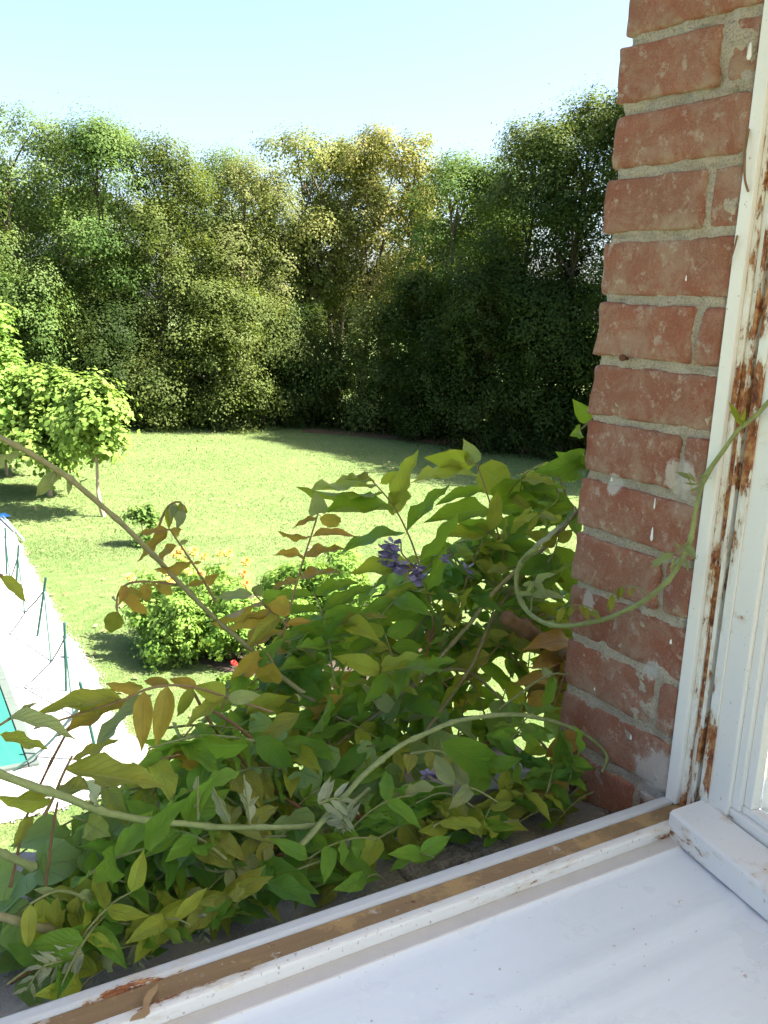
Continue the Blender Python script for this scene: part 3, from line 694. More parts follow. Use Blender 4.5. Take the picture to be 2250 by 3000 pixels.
# trees behind, and the wood to the right of the view that shades the lawn
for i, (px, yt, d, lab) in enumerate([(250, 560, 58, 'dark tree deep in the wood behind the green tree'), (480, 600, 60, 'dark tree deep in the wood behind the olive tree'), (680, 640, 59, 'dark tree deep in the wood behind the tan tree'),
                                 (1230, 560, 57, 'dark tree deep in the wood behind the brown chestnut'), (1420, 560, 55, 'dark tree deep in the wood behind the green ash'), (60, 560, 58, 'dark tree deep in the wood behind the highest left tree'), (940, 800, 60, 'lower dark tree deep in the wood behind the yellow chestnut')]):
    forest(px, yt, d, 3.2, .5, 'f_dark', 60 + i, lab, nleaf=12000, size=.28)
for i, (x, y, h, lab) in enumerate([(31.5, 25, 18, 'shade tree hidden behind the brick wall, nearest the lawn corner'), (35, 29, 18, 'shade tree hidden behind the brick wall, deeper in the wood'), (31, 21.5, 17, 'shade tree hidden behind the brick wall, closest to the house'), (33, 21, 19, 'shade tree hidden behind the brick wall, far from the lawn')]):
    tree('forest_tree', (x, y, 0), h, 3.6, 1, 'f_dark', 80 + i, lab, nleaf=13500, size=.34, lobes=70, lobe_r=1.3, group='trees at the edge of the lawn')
# undergrowth mass along the foot of the wood
rg = np.random.default_rng(5)
pts = []
line = [gnd(*q) for q in [(-250, 1245), (0, 1240), (250, 1238), (450, 1242), (700, 1244), (950, 1258), (1200, 1278), (1450, 1300), (1700, 1325), (1950, 1350)]]
for i in range(len(line) - 1):
    for k in range(26):
        p = line[i].lerp(line[i + 1], rg.random()); out = Vector((p.x, p.y, 0)).normalized(); p = p + out * (rg.random() * 3.5 + .6)
        pts.append((p.x, p.y, .15 + rg.random() ** 2 * 2.2))
C = np.array(pts); R_ = .45 + .75 * rg.random(len(C))
P, N = lobe_leaves(C, R_, 110000, rg, .8, .4); P[:, 2] = np.abs(P[:, 2])
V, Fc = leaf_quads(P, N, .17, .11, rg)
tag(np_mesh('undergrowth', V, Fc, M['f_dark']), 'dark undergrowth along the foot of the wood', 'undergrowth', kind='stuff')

# small catalpas on the lawn
def lawn_tree(name, base_px, top_px, R, zb, kind, seed, label, n=2600, size=.17, lobes=26, tr=.075, cx=0.0, lobe_r=.5, top=.45):
    b = gnd(*base_px); dist = math.hypot(b.x, b.y); t = at(*top_px, d=dist)
    side = Vector((math.cos(YAW), -math.sin(YAW), 0)) * cx
    return tree(name, b, t.z, R, zb, kind, seed, label, nleaf=n, size=size, lobes=lobes, lobe_r=lobe_r, trunk_r=tr, bark='bark_pale', up=.9, aspect=.85, lean=(side.x, side.y), group='young trees on the lawn', top=top)
lawn_tree('catalpa_tree', (306, 1512), (275, 1122), .62, 1.75, 'f_lime', 31, 'small lime green catalpa on a straight pale trunk', n=4600, cx=-.4, tr=.07)
lawn_tree('catalpa_tree', (145, 1450), (120, 1098), 1.3, 1.0, 'f_lime', 32, 'broad lime green catalpa with foliage hanging nearly to the lawn', n=13000, lobes=46)
lawn_tree('young_tree', (-60, 1440), (-30, 850), 1.55, 1.6, 'f_bright', 33, 'bright green large-leaved tree cut by the left picture edge', n=12000, lobes=44, tr=.1, lobe_r=.6)
lawn_tree('young_tree', (20, 1392), (20, 1150), 1.2, .9, 'f_lime', 36, 'lime green tree behind the broad catalpa', n=6000, lobes=30, tr=.06)
lawn_tree('sapling', (418, 1598), (415, 1488), .36, .12, 'f_shrub', 34, 'knee-high round green bush alone on the lawn', n=1500, size=.09, lobes=12, tr=.02, lobe_r=.2)

# flower shrubs
def flower(px, py, d, r, mat, root, seed):
    c = at(px, py, d=d); rg = random.Random(seed); V, Fc = [], []; r *= rg.uniform(.8, 1.2)
    ax = (Vector((0, 0, 1)) + (Vector((0, 0, EYE)) - c).normalized() * rg.uniform(.6, 1.6) + Vector((rg.gauss(0, .35), rg.gauss(0, .35), 0))).normalized()
    e1_ = ax.cross(Vector((.3, .9, .1))).normalized(); e2_ = ax.cross(e1_)
    for ring, (nn, rad, tilt) in enumerate(((11, 1.0, -.15), (10, .9, .3), (8, .7, .75), (5, .5, 1.25))):
        for k in range(nn):
            a = 6.283 * k / nn + ring * .3 + rg.random() * .25; d0 = e1_ * math.cos(a) + e2_ * math.sin(a); s = ax.cross(d0); i = len(V)
            w = r * .24 * rad; tip = c + d0 * r * rad * math.cos(tilt) + ax * r * rad * math.sin(tilt)
            m = c.lerp(tip, .6) + ax * r * .06; V += [c, m + s * w, tip, m - s * w]; Fc.append((i, i + 1, i + 2, i + 3))
    return wobj('flower', V, Fc, M[mat], root, org=c)
def shrub(name, base_px, size_m, label, seed, kind='f_bright', n=9000, lobes=40, size=.085, cat='shrub'):
    b = gnd(*base_px); rng = np.random.default_rng(seed); root = empty(name, b, label=label, cat=cat); w, h = size_m
    C = []
    for k in range(lobes):
        a = rng.random() * 6.283; r = w * math.sqrt(rng.random()) * .5; C.append((b.x + math.cos(a) * r, b.y + math.sin(a) * r, h * (.12 + .8 * rng.random() * (1 - (2 * r / w) ** 2 * .5))))
    C = np.array(C); R_ = (.12 + .2 * rng.random(lobes)) * min(1, h)
    P, N = lobe_leaves(C, R_, n, rng, .9, .6); P[:, 2] = np.maximum(P[:, 2], .02); V, Fc = leaf_quads(P, N, size, size * .55, rng)
    TV, TF = [], []
    for c in C[::3]: tube_vf(smooth_path([Vector((b.x + rng.normal(0, .12), b.y + rng.normal(0, .12), -.02)), Vector(c) * .5 + Vector((b.x, b.y, 0)) * .5, Vector(c)], 2), .012, .005, 5, TV, TF)
    wobj('stem', TV, TF, M['stem_green'], root)
    tag(np_mesh('foliage', V, Fc, M[kind], root, b), kind='stuff')
    return root
s1 = shrub('dahlia_shrub', (590, 1905), (2.2, 1.75), 'bushy dahlia plant with yellow and orange flowers on the lawn', 41, n=20000, lobes=80)
b1 = gnd(590, 1905); d1 = math.hypot(b1.x, b1.y)
for i, (u, v, m) in enumerate([(517, 1622, 'yellow_petal'), (530, 1612, 'orange_petal'), (567, 1615, 'yellow_petal'), (599, 1630, 'yellow_petal'), (644, 1622, 'yellow_petal'), (669, 1620, 'yellow_petal'), (721, 1645, 'yellow_petal'), (487, 1672, 'orange_petal'), (552, 1674, 'yellow_petal'),
                               (589, 1680, 'orange_petal'), (500, 1699, 'yellow_petal'), (383, 1690, 'yellow_petal'), (714, 1680, 'orange_petal'), (721, 1710, 'orange_petal'), (540, 1640, 'yellow_petal'), (674, 1866, 'yellow_petal')]):
    dd = d1 + (.35 if v < 1660 else -.45)
    f = flower(u, v, dd, .095, m, s1, i)
    c = at(u, v, d=dd); V, Fc = tube_vf(smooth_path([Vector((c.x, c.y, max(0, c.z - .45))), c], 2), .006, .004, 5); wobj('flower_stalk', V, Fc, M['stem_green'], s1)
s2 = shrub('flowering_shrub', (970, 1870), (2.5, 1.75), 'lush green shrub with red flowers beside the dahlias', 42, kind='f_bright', n=24000, lobes=90)
b2 = gnd(970, 1870); d2 = math.hypot(b2.x, b2.y)
for i, (u, v, m) in enumerate([(934, 1832, 'orange_petal'), (998, 1857, 'red_petal'), (1023, 1867, 'red_petal'), (1262, 1976, 'orange_petal'), (854, 1800, 'red_petal')]):
    flower(u, v, d2 - .75, .055, m, s2, 50 + i)
s3 = shrub('red_flower_clump', (740, 2030), (1.0, .42), 'low clump of small red flowers in the shaded bed', 43, n=4000, lobes=26, size=.07, cat='flowers')
b3 = gnd(740, 2030); d3 = math.hypot(b3.x, b3.y)
for i, (u, v) in enumerate([(684, 1941), (741, 1990), (745, 2000), (854, 2026), (700, 1960), (800, 2010), (690, 1945)]):
    flower(u, v, d3 - .1, .045, 'red_petal', s3, 70 + i)

# rope fence with leaning green posts along the gravel
posts = [((20, 1684), (15, 1547)), ((46, 1746), (54, 1598)), ((108, 1865), (134, 1694)), ((194, 2026), (188.5, 1826)), ((290, 2232), (235, 2001))]
plabel = ['second', 'third', 'fourth', 'fifth', 'sixth']
Fh = Vector((math.sin(YAW), math.cos(YAW), 0)); tops = []
def post(b, t, label):
    b.z = -.05; V, Fc = tube_vf([b, b.lerp(t, .5), t], .021, .021, 10)
    r = empty('fence_post', Vector((b.x, b.y, 0)), label=label, cat='post', group='green posts of the rope fence')
    wobj('pole', V, Fc, M['post'], r)
    a = b.lerp(t, .80); V, Fc = tube_vf([a, a.lerp(t, .12)], .030, .030, 10); wobj('rope_ring', V, Fc, M['rope'], r)
    V, Fc = tube_vf([t, t + Vector((0, 0, .02))], .023, .012, 10); wobj('cap', V, Fc, M['post'], r)
    return a
for i, (bp, tp) in enumerate(posts):
    b = gnd(*bp); r = ray(*tp); s = (b.x * Fh.x + b.y * Fh.y) / (r.x * Fh.x + r.y * Fh.y); t = Vector((r.x * s, r.y * s, EYE + r.z * s))
    lab = ['leaning green fence post by the blue tarp, farthest along the gravel', 'green fence post next to the farthest one on the gravel', 'green fence post tilted right in the middle of the rope fence', 'upright dark green fence post beside the pool coping', 'teal fence post behind the vine leaves, nearest the window'][i]
    tops.append(post(b, t, lab))
# ropes sagging to the ground between the posts
low = [gnd(*q) for q in [(30, 1700), (73, 1796), (150, 1940), (215, 2100)]]
rl = ['rope sagging between the two farthest green posts', 'rope sagging between the next and the middle post', 'rope sagging from the middle post to the upright post', 'rope sagging from the upright post to the nearest post']
for i in range(len(tops) - 1):
    m = low[i]; m.z = .02
    P = [tops[i]] + [tops[i].lerp(m, k / 5) - Vector((0, 0, .025 * math.sin(math.pi * k / 5))) for k in range(1, 5)] + [m] + [m.lerp(tops[i + 1], k / 5) - Vector((0, 0, .025 * math.sin(math.pi * k / 5))) for k in range(1, 5)] + [tops[i + 1]]
    for p in P: p.z = max(p.z, .02)
    V, Fc = tube_vf(smooth_path(P, 2), .014, .014, 6)
    tag(wobj('rope', V, Fc, M['rope'], org=m), rl[i], 'rope', 'ropes of the pool fence')
e = gnd(40, 2262); e.z = .02
V, Fc = tube_vf(smooth_path([tops[-1], tops[-1].lerp(e, .5) - Vector((0, 0, .1)), e], 4), .014, .014, 6)
tag(wobj('rope', V, Fc, M['rope'], org=e), 'teal rope running from the nearest post down towards the pool', 'rope', 'ropes of the pool fence')
# blue tarp and pale poles lying at the far end of the gravel
c = gnd(8, 1515); V = []; Fc = []; nx, ny = 14, 8
for j in range(ny):
    for i in range(nx):
        u, v = i / (nx - 1) - .5, j / (ny - 1) - .5
        V.append(c + Vector((u * .32 - v * .1, v * .25 + u * .08, .03 + .10 * max(0, 1 - 4 * v * v) * (1 - 3 * u * u) * (.7 + .5 * mnoise.noise(Vector((u * 6, v * 5, 2)))))))
for j in range(ny - 1):
    for i in range(nx - 1): Fc.append((j * nx + i, j * nx + i + 1, (j + 1) * nx + i + 1, (j + 1) * nx + i))
tag(wobj('tarp', V, Fc, M['blue'], org=c, smooth=True), 'crumpled blue tarp lying at the end of the gravel', 'tarp')
for (a, b, lab) in (((2, 1522), (44, 1562), 'shorter pale blue pole lying beside the blue tarp'), ((8, 1516), (70, 1588), 'longer pale blue pole lying on the grass edge')):
    P = [gnd(*a) + Vector((0, 0, .05)), gnd(*b) + Vector((0, 0, .05))]; V, Fc = tube_vf(P, .022, .022, 8)
    tag(wobj('pole', V, Fc, M['pale_pole'], org=P[0]), lab, 'pole')
# pebbles along the gravel edge
n = 1600; rgp = np.random.default_rng(8); k = rgp.integers(0, len(GR2) - 5, n); t = rgp.random(n)[:, None]
A = GRa[k] * (1 - t) + GRa[k + 1] * t + rgp.normal(0, .05, (n, 2)); s = .006 + .010 * rgp.random(n)
oc = np.array([(1, 0, 0), (0, 1, 0), (-1, 0, 0), (0, -1, 0), (0, 0, .7), (0, 0, -.5)]); of = np.array([(0, 1, 4), (1, 2, 4), (2, 3, 4), (3, 0, 4), (1, 0, 5), (2, 1, 5), (3, 2, 5), (0, 3, 5)])
V = (np.concatenate([A, np.full((n, 1), .016)], 1)[:, None, :] + oc[None] * s[:, None, None] * (.7 + .6 * rgp.random((n, 6, 1)))).reshape(-1, 3)
Fc = (np.arange(n)[:, None, None] * 6 + of[None]).reshape(-1, 3)
tag(np_mesh('gravel', V, Fc, M['pebble']), 'loose pale pebbles along the lawn edge', 'gravel', kind='stuff')

# ------------------------------------------------------------------ wisteria and ivy on the ledge
def leaflet_mesh(var, wide=.40, nv=9):
    """leaf of length 1 along +Y, face +Z, wavy margin, folded on the midrib, pointed tip"""
    rg = random.Random(var); V, Fc, UV = [], [], []; ph = rg.random() * 6; amp = .028 + .040 * rg.random(); fold = .12 + .30 * rg.random(); curl = rg.uniform(-.34, .12); us = (-1, -.55, 0, .55, 1)
    for j in range(nv + 1):
        t = j / nv; w = wide * .5 * (math.sin(math.pi * min(1, t ** .72)) ** .85 if t < .80 else 0)
        if t >= .80:
            w8 = math.sin(math.pi * .80 ** .72) ** .85; w = wide * .5 * w8 * ((1 - t) / .20) ** 1.25
        w = max(w, .004)
        for u in us:
            z = -fold * 0 + abs(u) * w * fold * 1.6 + curl * t * t + (amp * math.sin(t * 15 + ph + (1.6 if u > 0 else 0)) * abs(u) ** 1.5 * min(1, w / (wide * .25)))
            V.append((u * w + .03 * math.sin(t * 3 + ph) * t, t, z)); UV.append((.5 + u * .5, t))
    for j in range(nv):
        for i in range(4):
            a = j * 5 + i; Fc.append((a, a + 1, a + 6, a + 5))
    return V, Fc, UV
def ivy_mesh(var):
    rg = random.Random(var); out = [(0, 0), (.16, -.09), (.40, -.02), (.52, .20), (.40, .42), (.30, .55), (.20, .72), (.0, 1.0)]
    R_ = [(x * rg.uniform(.9, 1.1), y) for x, y in out]; pts = R_ + [(-x * rg.uniform(.9, 1.1), y) for x, y in out[-2:0:-1]]
    V, Fc, UV = [], [], []; c = (0, .32); ph = rg.random() * 6
    def zf(x, y): return .05 * math.sin(x * 5 + ph) + .05 * math.sin(y * 5 + ph * 2) + .22 * abs(x) - .18 * max(0, y - .3) ** 1.5
    V.append((c[0], c[1], zf(*c) - .02)); UV.append((.5, .32))
    n = len(pts)
    for s in (.5, 1.0):
        for x, y in pts:
            X = c[0] + (x - c[0]) * s; Y = c[1] + (y - c[1]) * s; V.append((X, Y, zf(X, Y) + (.03 * math.sin(9 * x + ph) if s == 1 else 0))); UV.append((.5 + X * .9, Y))
    for i in range(n):
        j = (i + 1) % n; Fc.append((0, 1 + i, 1 + j)); Fc.append((1 + i, 1 + n + i, 1 + n + j, 1 + j))
    Fc = [tuple(reversed(f)) for f in Fc]
    return V, Fc, UV
def shared(V, Fc, UV, name):
    me = mesh_from(name, V, Fc, True); l = me.uv_layers.new(name='UVMap')
    for lp in me.loops: l.data[lp.index].uv = UV[lp.vertex_index]
    return me
LV = {w: [leaflet_mesh(i * 13 + int(w * 100), w) for i in range(5)] for w in (.24, .34, .44, .58)}
IV = [ivy_mesh(i) for i in range(5)]
MESH = {}
def leaf_data(kind, w, v, mat):
    key = (kind, w, v, mat)
    if key not in MESH:
        d = LV[w][v] if kind == 'w' else IV[v]; me = shared(*d, 'leaflet' if kind == 'w' else 'ivy_leaf'); me.materials.append(M[mat]); MESH[key] = me
    return MESH[key]
CAMP = Vector((0, 0, EYE))
def frame_m(b, t, nrm):
    Y = t - b; L = Y.length; Y = Y.normalized(); Z = nrm - Y * nrm.dot(Y)
    if Z.length < 1e-4: Z = Vector((0, 0, 1)) - Y * Y.z
    Z.normalize(); X = Y.cross(Z)
    return Matrix(((X.x * L, Y.x * L, Z.x * L, b.x), (X.y * L, Y.y * L, Z.y * L, b.y), (X.z * L, Y.z * L, Z.z * L, b.z), (0, 0, 0, 1)))
LEAFQ = []                               # (matrix, kind, width, variant, material, parent, area)
def add_leaf(b, t, nrm, wfrac, mat, parent, kind='w'):
    w = min((.24, .34, .44, .58), key=lambda q: abs(q - wfrac)); m = frame_m(b, t, nrm)
    LEAFQ.append((m, kind, w, RND.randrange(5), mat, parent))
vroot = empty('wisteria', (1.05, 1.02, 0), label='wisteria with pinnate green and bronze leaves sprawling over the window ledge', cat='climbing plant')
iroot = empty('ivy', (.1, .93, 0), label='low ivy with dark green veined leaves creeping along the ledge', cat='climbing plant')
SC5 = lambda X, Y: (X * .4973, 1100 + Y * .4973)
SC6 = lambda X, Y: (700 + X * .4973, 1200 + Y * .4973)
SC7 = lambda X, Y: (X * .5425, 1900 + Y * .5425)
SC8 = lambda X, Y: (900 + X * .8137, 1900 + Y * .8137)
def depth(py): return float(np.interp(py, [1250, 1700, 2100, 2450, 2950], [1.10, 1.02, .92, .80, .735]))
def stem(pts, r0, r1, mat, parent=vroot, name='stem', sides=8, n=5, rough=.12):
    P = smooth_path(pts, n * 3); L = 0.0; rad = []; k = len(P); gap = .055 + .02 * RND.random(); off = RND.random() * gap
    for i, p in enumerate(P):
        if i: L += (p - P[i - 1]).length
        q = ((L + off) % gap) - gap * .5; f = i / (k - 1); r = (r0 + (r1 - r0) * f) * .86
        rad.append(r * (1 + .38 * math.exp(-(q / .0035) ** 2) + .10 * mnoise.noise(p * 45)))
        p += Vector((mnoise.noise(p * 22), mnoise.noise(p * 22 + Vector((4, 4, 4))), mnoise.noise(p * 22 + Vector((8, 1, 3))))) * .0016
    V, Fc = tube_vf(P, r0, r1, sides, rough=rough, rad=rad); return wobj(name, V, Fc, M[mat], parent, smooth=True)
def toward_cam(p, k=1.0, up=.6): return ((CAMP - p).normalized() * k + Vector((0, 0, up))).normalized()
def hero(sc, rach, y0, y1, leaves, mat, rmat='rachis', r=.0016, sway=.03):
    """one pinnate leaf: stalk through image points at depth y0..y1, leaflets base -> tip with their apparent width"""
    P = []
    n = len(rach)
    for i, q in enumerate(rach): P.append(at(*sc(*q), y=y0 + (y1 - y0) * i / max(1, n - 1)))
    sp = smooth_path(P, 5); V, Fc = tube_vf(sp, r * .6, r, 6); part = wobj('leaf', V, Fc, M[rmat], vroot, org=P[-1])
    k = sc(1, 0)[0] - sc(0, 0)[0]
    for lf in leaves:
        bx, by, tx, ty, w = lf[:5]; mm = lf[5] if len(lf) > 5 else mat
        # stalk point nearest to the leaflet base in the picture gives its depth
        bb = sc(bx, by); best = min(sp, key=lambda p: (p - at(*bb, y=p.y)).length); b = at(*bb, y=best.y)
        dy = RND.uniform(-sway, sway); t = at(*sc(tx, ty), y=best.y + dy)
        wf = w * k / max(20, math.hypot(sc(tx, ty)[0] - bb[0], sc(tx, ty)[1] - bb[1]))
        face = min(1, wf / .40); wreal = max(.30, min(.58, wf))
        view = (CAMP - b).normalized(); ax = (t - b).normalized(); edge = ax.cross(view).normalized()
        if edge.z < 0: edge = -edge
        ang = math.acos(max(.12, min(1, wf / wreal)))
        nrm = view * math.cos(ang) + edge * math.sin(ang) * (1 if RND.random() < .8 else -1)
        add_leaf(b, t, nrm, wreal, mm, part)
    return part
# --- leaf with broad green leaflets rising in the middle
hero(SC6, [(790, 425), (905, 560), (1000, 740), (1060, 910), (1110, 1090), (1150, 1280)], 1.06, 1.0, [
 (800, 420, 590, 425, 34), (815, 440, 375, 495, 48), (850, 490, 360, 545, 46), (910, 580, 450, 640, 80, 'l_green'), (910, 570, 1075, 240, 92), (880, 490, 1020, 610, 140, 'l_olive'),
 (990, 715, 1260, 460, 64, 'l_green'), (980, 725, 560, 780, 44, 'l_green'), (1065, 890, 1310, 570, 74, 'l_green'), (835, 435, 940, 360, 55), (1090, 1075, 1260, 790, 74, 'l_green'), (1085, 1090, 850, 1240, 120, 'l_green'), (1000, 900, 640, 985, 95), (1105, 1095, 830, 1090, 70, 'l_olive'), (700, 395, 800, 402, 40, 'l_grey')], 'l_lime')
# --- leaf by the brick edge
hero(SC6, [(1395, 310), (1440, 430), (1490, 590), (1530, 750), (1560, 880)], 1.10, 1.02, [
 (1390, 320, 1085, 270, 105), (1395, 315, 1335, 205, 90, 'l_grey'), (1410, 385, 1020, 355, 44), (1420, 330, 1590, 500, 150, 'l_olive'), (1440, 480, 1170, 520, 54, 'l_green'), (1480, 590, 1120, 600, 92, 'l_green'), (1500, 580, 1750, 540, 84, 'l_deep'),
 (1515, 720, 1250, 655, 64, 'l_green'), (1520, 690, 1820, 650, 84, 'l_deep'), (1530, 740, 1160, 770, 74), (1540, 760, 1380, 880, 80), (1550, 800, 1800, 800, 90, 'l_green'), (1480, 470, 1740, 420, 70, 'l_green'), (1545, 820, 1700, 930, 90, 'l_green')], 'l_lime')
# --- thin bronze leaf at left
hero(SC6, [(470, 600), (430, 730), (385, 870), (340, 1020), (300, 1170), (230, 1440)], 1.0, .96, [
 (470, 610, 455, 530, 60, 'l_grey'), (465, 640, 310, 675, 28), (475, 640, 635, 675, 62, 'l_gold'), (420, 750, 235, 740, 28), (430, 750, 700, 705, 38), (390, 870, 215, 830, 34), (395, 870, 645, 785, 48), (350, 1010, 170, 1045, 34), (365, 1000, 625, 905, 48),
 (300, 1165, 180, 1150, 100, 'l_gold'), (300, 1180, 0, 1250, 46), (280, 1270, 430, 1230, 40), (270, 1300, 20, 1380, 46, 'l_gold')], 'l_bronze')
# --- green leaf in the centre
hero(SC6, [(440, 1080), (490, 1200), (520, 1340), (545, 1500), (560, 1640)], .99, .93, [
 (440, 1100, 110, 1110, 54), (450, 1090, 720, 990, 66), (480, 1190, 150, 1190, 44), (490, 1190, 800, 1060, 66), (505, 1300, 170, 1330, 48), (520, 1300, 870, 1170, 56, 'l_olive'), (530, 1480, 200, 1570, 64), (540, 1400, 330, 1420, 50), (545, 1480, 830, 1390, 70), (555, 1560, 330, 1650, 60)], 'l_green', 'rachis_green')
hero(SC6, [(860, 1320), (900, 1450), (930, 1560)], .97, .93, [(860, 1320, 690, 1270, 88, 'l_lime'), (870, 1330, 1075, 1250, 112, 'l_green'), (890, 1400, 640, 1410, 60, 'l_olive'), (900, 1400, 1100, 1390, 80), (900, 1500, 740, 1800, 150, 'l_deep'), (740, 1500, 600, 1780, 120, 'l_deep'), (920, 1520, 1150, 1480, 90)], 'l_green', 'rachis_green')
# --- bronze hanging leaves on the long shoot
hero(SC5, [(690, 1390), (695, 1290), (760, 1225), (890, 1215), (1080, 1238)], .92, .94, [(695, 1390, 640, 1530, 95, 'l_olive'), (720, 1290, 865, 1415, 54), (770, 1240, 780, 1355, 80, 'l_gold'), (850, 1225, 858, 1345, 70), (930, 1210, 1025, 1300, 60), (905, 1215, 900, 1275, 40), (745, 1240, 705, 1330, 50), (690, 1330, 660, 1340, 20, 'l_silver')], 'l_bronze')
hero(SC5, [(1085, 820), (1072, 760), (1040, 745), (990, 775), (950, 850), (912, 975)], .93, .95, [(1000, 770, 990, 910, 48), (1030, 752, 1040, 872, 38, 'l_grey'), (1060, 752, 1060, 890, 40), (1080, 790, 1035, 910, 42, 'l_grey'), (1015, 760, 1012, 850, 30, 'l_grey')], 'l_olive')
hero(SC5, [(1000, 905), (1130, 1100), (1200, 1210), (1270, 1335)], .93, .95, [(1000, 910, 800, 940, 36), (990, 920, 825, 1100, 54), (1040, 1000, 890, 1100, 42), (1060, 990, 1110, 970, 30, 'l_grey'), (1130, 1100, 935, 1160, 46), (1140, 1105, 1190, 1100, 24), (1200, 1220, 1090, 1232, 32), (1210, 1220, 1280, 1180, 30), (1000, 905, 1085, 940, 34)], 'l_bronze')
hero(SC5, [(1490, 1280), (1600, 1390), (1700, 1480)], .97, .95, [(1490, 1290, 1265, 1310, 54, 'l_grey'), (1500, 1285, 1535, 1245, 50, 'l_grey'), (1540, 1330, 1210, 1440, 50), (1580, 1385, 1310, 1515, 66), (1600, 1390, 1400, 1620, 50), (1640, 1420, 1480, 1560, 60, 'l_olive'), (1540, 1300, 1660, 1270, 60, 'l_green')], 'l_bronze')
# --- long leaf reaching left over the gravel
hero(SC5, [(200, 2080), (480, 1990), (740, 1905), (860, 1850), (1000, 1825), (1150, 1838), (1320, 1890), (1609, 1985)], .80, .86, [
 (845, 1840, 615, 1805, 62), (1000, 1820, 835, 1790, 58), (1160, 1830, 1000, 1785, 74), (1330, 1880, 1160, 1835, 90, 'l_olive'), (985, 1830, 930, 2190, 120, 'l_gold'), (850, 1860, 825, 2205, 125, 'l_gold'), (1140, 1840, 1030, 2020, 64, 'l_olive'), (1320, 1890, 1090, 2090, 72, 'l_olive'),
 (720, 1910, 210, 1930, 88, 'l_olive'), (740, 1915, 340, 2150, 90, 'l_gold'), (900, 1880, 460, 2200, 84, 'l_grey'), (1340, 1900, 1540, 1890, 90, 'l_grey'), (600, 1990, 350, 1960, 40, 'l_olive')], 'l_bronze')
hero(SC5, [(0, 2060), (60, 2020), (110, 1985)], .76, .78, [(50, 2020, 490, 2085, 84), (0, 2115, 280, 2215, 60, 'l_olive'), (110, 1985, 215, 1925, 30)], 'l_grey')
hero(SC5, [(-60, 1140), (-20, 1165), (10, 1180)], .78, .79, [(-5, 1185, 185, 1325, 62)], 'l_olive')
hero(SC5, [(1609, 1690), (1560, 1620), (1500, 1580)], .90, .93, [(1550, 1620, 1335, 1850, 105), (1609, 1690, 1560, 1865, 95)], 'l_gold')
# --- sprouts on the long shoot
hero(SC5, [(300, 640), (320, 575), (365, 585)], .88, .89, [(330, 560, 215, 705, 60), (360, 570, 285, 645, 36), (420, 600, 400, 705, 30), (470, 620, 500, 645, 40), (20, 470, -60, 560, 50), (120, 460, 0, 480, 30)], 'l_grey', 'rachis_green')
# --- lower left
hero(SC7, [(800, 540), (1100, 470), (1400, 500)], .82, .85, [(1340, 520, 800, 545, 120, 'l_green'), (1620, 350, 1330, 560, 84, 'l_olive'), (1380, 480, 1600, 665, 140, 'l_deep'), (880, 560, 720, 660, 70, 'l_deep'), (990, 610, 820, 700, 60, 'l_deep')], 'l_green', 'rachis_green')
hero(SC7, [(390, 580), (340, 680), (290, 800), (240, 900)], .75, .76, [(345, 650, 870, 770, 125), (390, 600, 650, 500, 50), (300, 760, 90, 800, 70), (310, 770, 640, 745, 60), (280, 830, 0, 830, 70), (180, 900, 60, 1080, 60)], 'l_olive')
hero(SC7, [(160, 1380), (300, 1310), (420, 1330), (560, 1420)], .72, .73, [(235, 1350, 210, 1555, 62), (315, 1340, 315, 1570, 56), (420, 1340, 400, 1575, 50), (165, 1380, 140, 1645, 82), (440, 1370, 630, 1490, 60, 'l_green'), (300, 1310, 180, 1300, 40, 'l_grey'), (420, 1330, 530, 1330, 46, 'l_grey')], 'l_olive', 'rachis_green')
for (b, t, w) in (((1068, 925), (1070, 690), 34), ((1350, 955), (1315, 680), 36), ((1345, 850), (1395, 800), 26), ((1240, 940), (1150, 750), 50), ((530, 850), (450, 700), 40), ((1330, 870), (1300, 780), 20)):
    hero(SC7, [t, ((b[0] + t[0]) / 2, (b[1] + t[1]) / 2), b], .738, .738, [b + t + (w,)], 'l_silver', 'rachis_green', .0012)
hero(SC7, [(1460, 1330), (1250, 1215), (1170, 1190), (1060, 1230)], .77, .78, [(1250, 1230, 1465, 1330, 62), (1245, 1225, 1320, 1345, 40), (1170, 1200, 1100, 1280, 50, 'l_olive'), (1240, 1200, 1330, 1180, 50)], 'l_silver', 'rachis_green')
# --- hanging olive leaves at right bottom
hero(SC8, [(850, 640), (940, 540), (1010, 460), (1080, 380)], .74, .80, [(945, 505, 785, 512, 76, 'l_bronze'), (1005, 435, 850, 420, 66, 'l_bronze'), (1000, 300, 850, 395, 90, 'l_bronze'), (1025, 445, 1180, 430, 84), (870, 600, 1015, 612, 66), (960, 580, 1095, 540, 88), (1085, 450, 1130, 565, 84), (1050, 320, 1120, 385, 70)], 'l_olive', 'rachis_green')
hero(SC8, [(330, 590), (480, 520), (580, 560), (640, 600)], .75, .76, [(600, 570, 800, 672, 100), (340, 610, 470, 805, 108), (560, 550, 440, 672, 70), (640, 560, 760, 550, 40), (620, 590, 830, 600, 50)], 'l_olive', 'rachis_green')
hero(SC8, [(480, 330), (500, 430), (520, 540)], .80, .77, [(480, 340, 740, 462, 108, 'l_green'), (500, 530, 210, 595, 84, 'l_green'), (500, 545, 300, 500, 70, 'l_deep')], 'l_green', 'rachis_green')
hero(SC8, [(1010, 145), (940, 95), (850, 105), (690, 220)], .82, .84, [(880, 95, 882, 180, 40), (960, 100, 950, 222, 42), (1010, 160, 980, 270, 56), (1022, 190, 985, 335, 28), (850, 100, 880, 65, 40, 'l_grey'), (940, 95, 985, 60, 44, 'l_grey')], 'l_olive', 'rachis_green')
